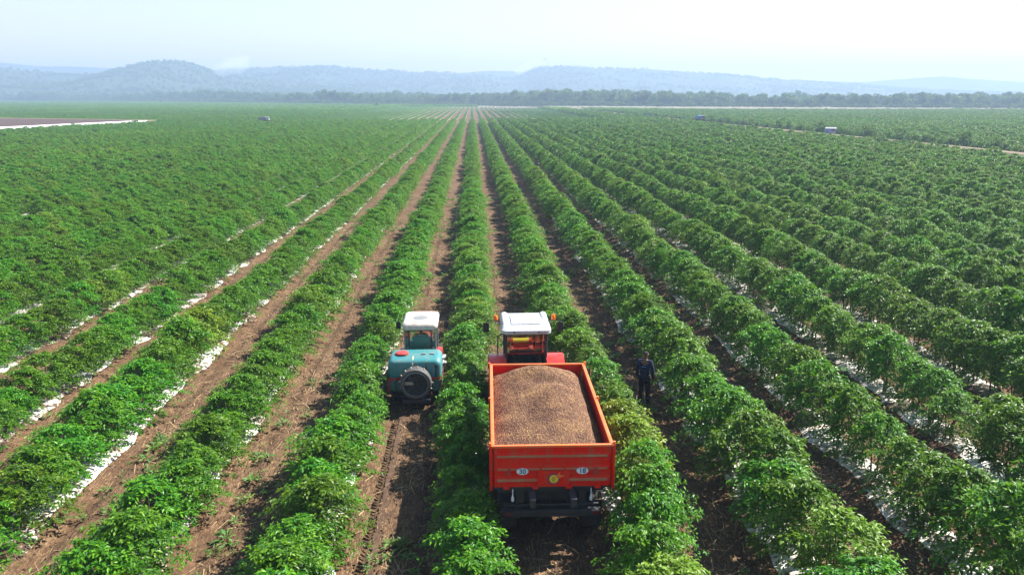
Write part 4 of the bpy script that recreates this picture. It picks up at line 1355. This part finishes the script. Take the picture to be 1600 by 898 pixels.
for pts in ([(0.40, -0.04, 1.10), (0.50, -0.14, 1.02), (0.56, -0.18, 0.80), (0.46, -0.16, 0.52)], [(-0.48, -0.05, 1.06), (-0.58, -0.14, 0.90), (-0.56, -0.18, 0.66), (-0.40, -0.18, 0.46)], [(0.30, 0.05, 1.53), (0.36, -0.05, 1.44), (0.36, -0.08, 1.25), (0.30, -0.10, 1.18)]):
    b = BM(); b.tube(pts, 0.016, 8); b.build('hose', M['rubber'], sp, True)
FC = (0.05, -0.34, 0.92)
b = BM(); b.lathe([(0.46, 0.34), (0.475, 0.20), (0.475, 0.0), (0.47, -0.065), (0.455, -0.08), (0.385, -0.08), (0.375, -0.06), (0.37, 0.10), (0.34, 0.14), (0.0001, 0.16)], FC, 'y', 40); fh = b.build('fan_housing', M['fan'], sp, True)
b = BM(); b.lathe([(0.38 + 0.014 * math.cos(i * math.pi / 4), -0.085 + 0.016 * math.sin(i * math.pi / 4)) for i in range(8)], FC, 'y', 40, closed=True); b.build('fan_ring', M['grey'], fh, True)
for i in range(8):
    a = i * math.pi / 4
    b = BM(); b.box((0, 0, 0), (0.10, 0.012, 0.27), 0.004, 1, Matrix.Rotation(0.6, 3, 'Z'))
    bmesh.ops.translate(b.b, vec=(0, 0, 0.21), verts=b.b.verts)
    bmesh.ops.rotate(b.b, cent=(0, 0, 0), matrix=Matrix.Rotation(a, 3, 'Y'), verts=b.b.verts)
    bmesh.ops.translate(b.b, vec=(FC[0], FC[1] + 0.03, FC[2]), verts=b.b.verts)
    b.build('blade', M['fan'] if i != 6 else M['hose'], fh)
b = BM()
for r in (0.10, 0.16, 0.22, 0.28, 0.34, 0.375):
    b.lathe([(r + 0.004 * math.cos(i * math.pi / 2), -0.075 + 0.004 * math.sin(i * math.pi / 2)) for i in range(4)], FC, 'y', 32, closed=True)
for i in range(12):
    a = i * math.pi / 6
    b.cyl((FC[0] + 0.05 * math.cos(a), FC[1] - 0.072, FC[2] + 0.05 * math.sin(a)), (FC[0] + 0.40 * math.cos(a), FC[1] - 0.072, FC[2] + 0.40 * math.sin(a)), 0.004, n=4)
b.build('guard_grille', M['black'], fh, True)
for i in range(14):
    a = math.radians(-60 + i * 300 / 13 + 90 + 30)
    b = BM(); b.cyl((FC[0] + 0.47 * math.cos(a), FC[1] + 0.1, FC[2] + 0.47 * math.sin(a)), (FC[0] + 0.52 * math.cos(a), FC[1] + 0.1, FC[2] + 0.52 * math.sin(a)), 0.018, n=8); b.build('nozzle', M['hose'], fh, True)
b = BM(); b.box((0.05, -0.22, 0.36), (0.86, 0.34, 0.12), 0.02); b.box((0, 0.6, 0.44), (0.9, 1.6, 0.10), 0.02); b.cyl((0, 1.35, 0.45), (0, 1.85, 0.46), 0.045); b.build('chassis', M['black'], sp, True)
for sx in (-1, 1):
    wheel(sp, (sx * 0.62, 0.62, 0.34), 0.34, 0.22, False, n=24)
b = BM(); b.cyl((-0.6, 0.62, 0.34), (0.6, 0.62, 0.34), 0.035); b.build('axle', M['black'], sp, True)


# ------------------------------------------------------------------ people
def skin_mesh(name, J, E, root, mat, parent=None, levels=2):
    """J: name -> (x, y, z, radius); E: pairs"""
    names = list(J)
    me = bpy.data.meshes.new(name)
    me.from_pydata([J[n][:3] for n in names], [(names.index(a), names.index(c)) for a, c in E], [])
    t = bpy.data.objects.new('skin_tmp', me)
    COL.objects.link(t)
    t.modifiers.new('skin', 'SKIN').use_smooth_shade = True
    for i, n in enumerate(names):
        v = me.skin_vertices[0].data[i]
        r = J[n][3]
        v.radius = r if isinstance(r, tuple) else (r, r)
        v.use_root = (n == root)
    ss = t.modifiers.new('sub', 'SUBSURF'); ss.levels = levels; ss.render_levels = levels
    dg = bpy.context.evaluated_depsgraph_get()
    out_me = bpy.data.meshes.new_from_object(t.evaluated_get(dg))
    out_me.name = name
    bpy.data.objects.remove(t); bpy.data.meshes.remove(me)
    out_me.materials.clear()
    return obj(name, out_me, mat, parent)


def figure(J, shirt, trousers, hat=None):
    """body is one mesh (the thing itself is an Empty at the feet); clothing are further parts"""
    E = [('pelvis', 'belly'), ('belly', 'chest'), ('chest', 'neck0'), ('neck0', 'neck'), ('neck', 'jaw'), ('jaw', 'skull'), ('skull', 'crown'), ('jaw', 'nose')]
    for s in 'LR':
        E += [('chest', 'sh' + s), ('sh' + s, 'el' + s), ('el' + s, 'wr' + s), ('wr' + s, 'pa' + s), ('pelvis', 'hp' + s), ('hp' + s, 'kn' + s), ('kn' + s, 'an' + s), ('an' + s, 'to' + s), ('skull', 'ear' + s)]
        w = Vector(J['wr' + s][:3]); p = Vector(J['pa' + s][:3]); d = (p - w).normalized()
        side = d.cross(Vector((0, 1, 0.2)))
        side = side.normalized() if side.length > 1e-3 else Vector((1, 0, 0))
        curl = d.cross(side).normalized() * 0.35
        for i, (o, l) in enumerate(((-0.030, 0.066), (-0.010, 0.078), (0.011, 0.072), (0.030, 0.055))):
            a = p + side * o; c = a + (d * 0.6 + curl * 0.3) * l * 0.7; e = c + (d * 0.4 + curl) * l * 0.5
            J['f%d%sa' % (i, s)] = (*a, 0.010); J['f%d%sb' % (i, s)] = (*c, 0.009); J['f%d%sc' % (i, s)] = (*e, 0.007)
            E += [('pa' + s, 'f%d%sa' % (i, s)), ('f%d%sa' % (i, s), 'f%d%sb' % (i, s)), ('f%d%sb' % (i, s), 'f%d%sc' % (i, s))]
        a = w + d * 0.03 - side * 0.035; c = a + (d * 0.6 - side * 0.6) * 0.04
        J['t%sa' % s] = (*a, 0.011); J['t%sb' % s] = (*c, 0.009)
        E += [('wr' + s, 't%sa' % s), ('t%sa' % s, 't%sb' % s)]
    return J, E


def clothe(J, keys, E, grow, ends=None):
    K = {}
    for k in keys:
        x, y, z, r = J[k]
        r = r if isinstance(r, tuple) else (r, r)
        K[k] = (x, y, z, (r[0] + grow, r[1] + grow))
    for k, v in (ends or {}).items():
        K[k] = v
    return K, [(a, c) for a, c in E if a in K and c in K]


# the person standing in the lane right of the trailer
JJ = {'pelvis': (0, 0, .93, (.145, .10)), 'belly': (0, .005, 1.10, (.135, .095)), 'chest': (0, .01, 1.33, (.155, .105)), 'neck0': (0, .015, 1.46, (.075, .065)), 'neck': (.004, .02, 1.52, .050), 'jaw': (.010, .045, 1.585, (.062, .070)), 'skull': (.010, .03, 1.66, (.078, .092)), 'crown': (.010, .02, 1.715, (.055, .065)), 'nose': (.035, .135, 1.62, .014),
      'earL': (-.078, .025, 1.635, .014), 'earR': (.095, .035, 1.635, .014),
      'shL': (-.185, .01, 1.40, .062), 'elL': (-.245, .00, 1.12, .045), 'wrL': (-.245, .07, .88, .030), 'paL': (-.240, .10, .81, (.036, .018)),
      'shR': (.185, .01, 1.40, .062), 'elR': (.25, -.01, 1.12, .045), 'wrR': (.25, .06, .88, .030), 'paR': (.247, .09, .81, (.036, .018)),
      'hpL': (-.09, 0, .88, .085), 'knL': (-.10, .03, .49, .058), 'anL': (-.11, -.02, .09, .042), 'toL': (-.125, .16, .035, .035),
      'hpR': (.09, 0, .88, .085), 'knR': (.11, .05, .49, .058), 'anR': (.12, .04, .09, .042), 'toR': (.14, .22, .035, .035)}
pe = empty('person', (5.25, 22.3, float(ground_z(5.25, 22.3)) + 0.01), math.radians(-25))
tag(pe, 'standing person in dark navy work clothes seen from behind in the shaded lane', 'person')
J, E = figure(dict(JJ), None, None)
skin_mesh('body', J, E, 'pelvis', M['skin'], pe)
K, KE = clothe(J, ['pelvis', 'belly', 'chest', 'neck0', 'shL', 'elL', 'shR', 'elR', 'wrL', 'wrR'], E, 0.022)
skin_mesh('jacket', K, KE, 'belly', M['navy'], pe)
K, KE = clothe(J, ['pelvis', 'hpL', 'hpR', 'knL', 'knR', 'anL', 'anR'], E, 0.020)
skin_mesh('trousers', K, KE, 'pelvis', M['navy_dark'], pe)
for s in 'LR':
    x, y, z, r = J['an' + s]; tx_, ty_, tz_, _ = J['to' + s]
    b = BM(); b.loft([[(x + (tx_ - x) * q + p[0], y - 0.06 + (ty_ - y + 0.10) * q, max(0.005, h / 2 + p[1])) for p in rounded_rect(w, h, 0.03, 3)] for q, w, h in ((0, .07, .09), (.2, .095, .12), (.6, .105, .10), (1.0, .07, .07))])
    b.build('shoe', M['black'], pe, True)
K = {'a': (.010, .005, 1.665, (.088, .088)), 'b': (.010, .02, 1.705, (.082, .088)), 'c': (.010, .02, 1.735, (.055, .06))}
skin_mesh('hair', K, [('a', 'b'), ('b', 'c')], 'a', M['hair'], pe)
# pale print on the back of the jacket
b = BM(); b.box((0, -0.137, 1.28), (0.13, 0.008, 0.020), 0.003); jk = b.build('jacket_print', M['blue_wall'], pe)

# the driver in the narrow cab
sy, sz = 0.02, 1.18
JD = {'pelvis': (0, sy, sz + .09, (.15, .11)), 'belly': (0, sy - .03, sz + .24, (.14, .10)), 'chest': (0, sy + .00, sz + .44, (.165, .11)), 'neck0': (0, sy + .03, sz + .56, (.075, .065)), 'neck': (0, sy + .05, sz + .61, .05), 'jaw': (0, sy + .08, sz + .66, (.06, .068)), 'skull': (0, sy + .07, sz + .73, (.076, .09)), 'crown': (0, sy + .06, sz + .785, (.055, .065)), 'nose': (0, sy + .175, sz + .70, .014),
      'earL': (-.085, sy + .07, sz + .71, .014), 'earR': (.085, sy + .07, sz + .71, .014),
      'shL': (-.19, sy, sz + .50, .062), 'elL': (-.27, sy + .20, sz + .32, .045), 'wrL': (-.17, sy + .44, sz + .29, .030), 'paL': (-.15, sy + .50, sz + .30, (.034, .018)),
      'shR': (.19, sy, sz + .50, .062), 'elR': (.28, sy + .18, sz + .30, .045), 'wrR': (.17, sy + .44, sz + .29, .030), 'paR': (.15, sy + .50, sz + .30, (.034, .018)),
      'hpL': (-.10, sy + .06, sz + .08, .085), 'knL': (-.15, sy + .48, sz + .10, .06), 'anL': (-.14, sy + .60, sz - .25, .042), 'toL': (-.14, sy + .74, sz - .29, .033),
      'hpR': (.10, sy + .06, sz + .08, .085), 'knR': (.15, sy + .48, sz + .10, .06), 'anR': (.14, sy + .60, sz - .25, .042), 'toR': (.14, sy + .74, sz - .29, .033)}
dr = empty('person', (-1.80, 24.45, 0), 0)
tag(dr, 'driver in a teal work shirt sitting at the wheel of the narrow tractor', 'person')
J, E = figure(dict(JD), None, None)
skin_mesh('body', J, E, 'pelvis', M['skin'], dr)
K, KE = clothe(J, ['pelvis', 'belly', 'chest', 'neck0', 'shL', 'elL', 'shR', 'elR', 'wrL', 'wrR'], E, 0.022)
skin_mesh('shirt', K, KE, 'belly', M['green_cloth'], dr)
K, KE = clothe(J, ['pelvis', 'hpL', 'hpR', 'knL', 'knR', 'anL', 'anR'], E, 0.018)
skin_mesh('trousers', K, KE, 'pelvis', M['navy_dark'], dr)
K = {'a': (0, sy + .05, sz + .735, (.084, .086)), 'b': (0, sy + .06, sz + .775, (.08, .086)), 'c': (0, sy + .06, sz + .80, (.055, .06))}
skin_mesh('hair', K, [('a', 'b'), ('b', 'c')], 'a', M['hair'], dr)

# ------------------------------------------------------------------ small far things
cb = empty('roadside_cabin', (80.2, 172.0, 1.2), math.radians(-24))
tag(cb, 'small blue and mauve cabin with pale roof beside the dirt road', 'cabin')
b = BM(); b.box((-0.85, 0, 0.75), (1.6, 1.8, 1.5), 0.01); b.build('wall', M['blue_wall'], cb)
b = BM(); b.box((0.85, 0, 0.75), (1.798, 1.78, 1.49), 0.01); b.build('wall', M['mauve_wall'], cb)
b = BM(); b.prism([(-1.05, 1.50), (1.05, 1.50), (1.05, 1.56), (0, 1.92), (-1.05, 1.56)], 'x', -1.85, 1.95); b.build('roof', M['pale_roof'], cb)
b = BM(); b.box((0.9, -0.90, 1.12), (1.3, 0.03, 0.42), 0.005); b.build('window', M['black'], cb)
b = BM(); b.box((-0.5, -0.91, 0.66), (0.5, 0.04, 1.3), 0.005); b.build('door', M['mauve_wall'], cb)
cb.scale = (0.62, 0.62, 0.72)


def small_truck(name, loc, rz, s, bodymat, cabmat, label):
    e = empty(name, loc, rz); tag(e, label, 'truck')
    def bb(nm, c, d, mat, bev=0.04):
        b = BM(); b.box([v * s for v in c], [v * s for v in d], bev * s); return b.build(nm, mat, e, True)
    bb('cargo_body', (-0.7, 0, 1.25), (2.5, 1.6, 1.1), bodymat)
    bb('cab', (1.2, 0, 1.15), (1.1, 1.5, 1.2), cabmat, 0.12)
    bb('windscreen', (1.62, 0, 1.42), (0.3, 1.3, 0.42), M['black'])
    bb('chassis', (0, 0, 0.58), (3.8, 0.9, 0.2), M['black'])
    for x in (-1.3, 1.2):
        for y in (-0.7, 0.7):
            b = BM(); b.lathe([(0.0001, -.1 * s), (.34 * s, -.1 * s), (.36 * s, 0), (.34 * s, .1 * s), (.0001, .1 * s)], (x * s, y * s, .36 * s), 'y', 16); b.build('wheel', M['rubber'], e, True)


small_truck('parked_truck', (-70, 268, 0.9), math.radians(4), 0.95, M['grey'], M['white'], 'grey truck with a white cab parked among the bushes on the left')
small_truck('parked_truck', (-416, 1075, 1.2), math.radians(170), 1.2, M['black'], M['white'], 'tiny white and dark truck at the far left edge of the field')
small_truck('parked_truck', (75.2, 256, 1.3), math.radians(-80), 1.0, M['blue_wall'], M['grey'], 'blue-grey truck at the far end of the dirt road')
b = BM(); b.lathe([(0.16, 0), (0.16, 1.7), (0.22, 1.72), (0.22, 2.3), (0.0001, 2.4)], (0, 0, 0), 'z', 10); b.box((0, 0, 0.05), (0.7, 0.7, 0.12), 0.02)
ps = b.build('marker_post', M['black']); ps.location = (74.2, 552, 1.2); tag(ps, 'dark marker post standing on the pale clearing', 'post')

# ------------------------------------------------------------------ litter, weeds, clods on the lanes
g = np.random.default_rng(404)


def lane_points(n, ymax, spread=0.75, power=1.6, lanes=range(-6, 7)):
    k = g.choice(np.array(list(lanes)), n)
    x = (k + 0.5) * PITCH + OFFS + g.normal(0, spread * 0.6, n)
    y = 11.0 + (ymax - 11.0) * g.random(n) ** power
    ok = seen(x, y, 1.0)
    return x[ok], y[ok]


x, y = lane_points(17000, 60)
dn = fbm(x * 0.7, y * 0.5, 8, 3); ok = g.random(len(x)) < np.clip((dn - 0.40) * 5, 0.04, 1); x, y = x[ok], y[ok]
n = len(x); a = g.normal(1.2, 0.8, n); ln = g.uniform(0.06, 0.26, n); wd = g.uniform(0.004, 0.010, n)
d = np.stack([np.cos(a), np.sin(a), g.normal(0, 0.22, n)], 1); s = np.stack([-np.sin(a), np.cos(a), g.normal(0, .3, n)], 1)
p = np.stack([x, y, ground_z(x, y) + 0.012 + g.uniform(0, .025, n)], 1)
V = np.stack([p - d * ln[:, None] - s * wd[:, None], p - d * ln[:, None] + s * wd[:, None], p + d * ln[:, None] + s * wd[:, None], p + d * ln[:, None] - s * wd[:, None]], 1).reshape(-1, 3)
tag(obj('dry_straw_litter', np_mesh('dry_straw_litter', V, np.arange(n * 4).reshape(-1, 4)), M['dry']), 'dry straw and stalks scattered over the lanes', 'straw', kind='stuff')

x, y = lane_points(16000, 50, 1.0)
n = len(x); r = g.uniform(0.010, 0.04, n) ** 1.0
jit = g.uniform(0.6, 1.4, (n, 6, 1))
ob = np.array([[1, 0, 0], [0, 1, 0], [-1, 0, 0], [0, -1, 0], [0, 0, .8], [0, 0, -.8]])
V = (np.stack([x, y, ground_z(x, y) + r * 0.3], 1)[:, None, :] + ob[None] * jit * r[:, None, None]).reshape(-1, 3)
F = (np.arange(n)[:, None, None] * 6 + tf_[None]).reshape(-1, 3)
# tyre tread prints in the sprayer's lane
TV, TF = [], []
base = len(V)
for tx0 in (-2.32, -1.25):
    for i in range(92):
        yy = 10.5 + i * 0.145
        for sgn in (-1, 1):
            a = sgn * 0.75
            c_, s_2 = math.cos(a), math.sin(a)
            hw, hl, hh = 0.13 * g.uniform(.7, 1.1), 0.036 * g.uniform(.7, 1.2), 0.030 * g.uniform(.5, 1.2)
            ctr = (tx0 + sgn * 0.10, yy + (0.07 if sgn > 0 else 0))
            zc = float(ground_z(*ctr))
            q = []
            for (u, v, w) in ((-hw, -hl, -.02), (hw, -hl, -.02), (hw, hl, -.02), (-hw, hl, -.02), (-hw * .85, 0, hh), (hw * .85, 0, hh)):
                q.append((ctr[0] + u * c_ - v * s_2, ctr[1] + u * s_2 + v * c_, zc + w))
            o = base + len(TV)
            TV += q
            TF += [(o, o + 1, o + 5), (o, o + 5, o + 4), (o + 2, o + 3, o + 4), (o + 2, o + 4, o + 5), (o + 1, o + 2, o + 5), (o + 3, o, o + 4)]
tag(obj('soil_clod_litter', np_mesh('soil_clod_litter', np.concatenate([V, np.array(TV)]), np.concatenate([F, np.array(TF)])), M['clod']), 'crumbled soil clods and tyre tread prints on the lanes', 'soil clods', kind='stuff')

x, y = lane_points(5200, 75, 1.05, 1.3)
dn = fbm(x * 0.45, y * 0.35, 18, 3); ok = g.random(len(x)) < np.clip((dn - 0.45) * 5, 0.03, 1); x, y = x[ok], y[ok]
n = len(x); s = g.uniform(0.5, 1.7, n)
instancer('lane_weeds', np.stack([x, y, ground_z(x, y)], 1), g.integers(L_WEED[0], L_WEED[-1] + 1, n), g.uniform(0, 6.28, n), np.stack([s, s, s], 1), 'small green weeds sprouting in the lanes', 'weeds', M['weed'])

# ------------------------------------------------------------------ haze
b = BM()
b.box((0, 1500, 70.5), (7000, 4000, 143))
m, nt, out = new_mat('haze_air')
pv = N(nt, 'ShaderNodeVolumePrincipled')
pv.inputs['Color'].default_value = (0.38, 0.50, 0.73, 1)
pv.inputs['Density'].default_value = 0.0006
pv.inputs['Anisotropy'].default_value = 0.15
nt.links.new(pv.outputs[0], out.inputs['Volume'])
hz = b.build('haze', m)
tag(hz, 'pale blue haze hanging over the plain and hills', 'haze', kind='stuff')


# ------------------------------------------------------------------ smoke from bush fires on the hills
m, nt, out = new_mat('thin_smoke')
pv = N(nt, 'ShaderNodeVolumePrincipled')
pv.inputs['Color'].default_value = (0.93, 0.95, 0.97, 1)
pv.inputs['Density'].default_value = 0.010
nt.links.new(pv.outputs[0], out.inputs['Volume'])
for (x, y, z, rr, label) in ((-560, 1800, 52, 1.0, 'thin white smoke drifting off the rounded hill'), (140, 2330, 66, 1.1, 'thin white smoke rising at the left end of the plateau')):
    b = BM()
    g = random.Random(int(x))
    rings = []
    for i in range(9):
        q = i / 8
        cx_, cz_ = x + 60 * q * rr + g.uniform(-6, 6), z + 44 * q ** 0.8 * rr
        w = (5 + 26 * math.sin(math.pi * min(0.97, 0.06 + q)) + 3 * g.random()) * rr
        rings.append([(cx_ + w * 1.2 * math.cos(a) * (1 + 0.25 * math.sin(3 * a + i)), y + w * math.sin(a), cz_ + 0.35 * w * math.cos(2 * a + i * 0.7)) for a in [2 * math.pi * j / 14 for j in range(14)]])
    b.loft(rings)
    so = b.build('smoke', m, None, True)
    tag(so, label, 'smoke', kind='stuff')
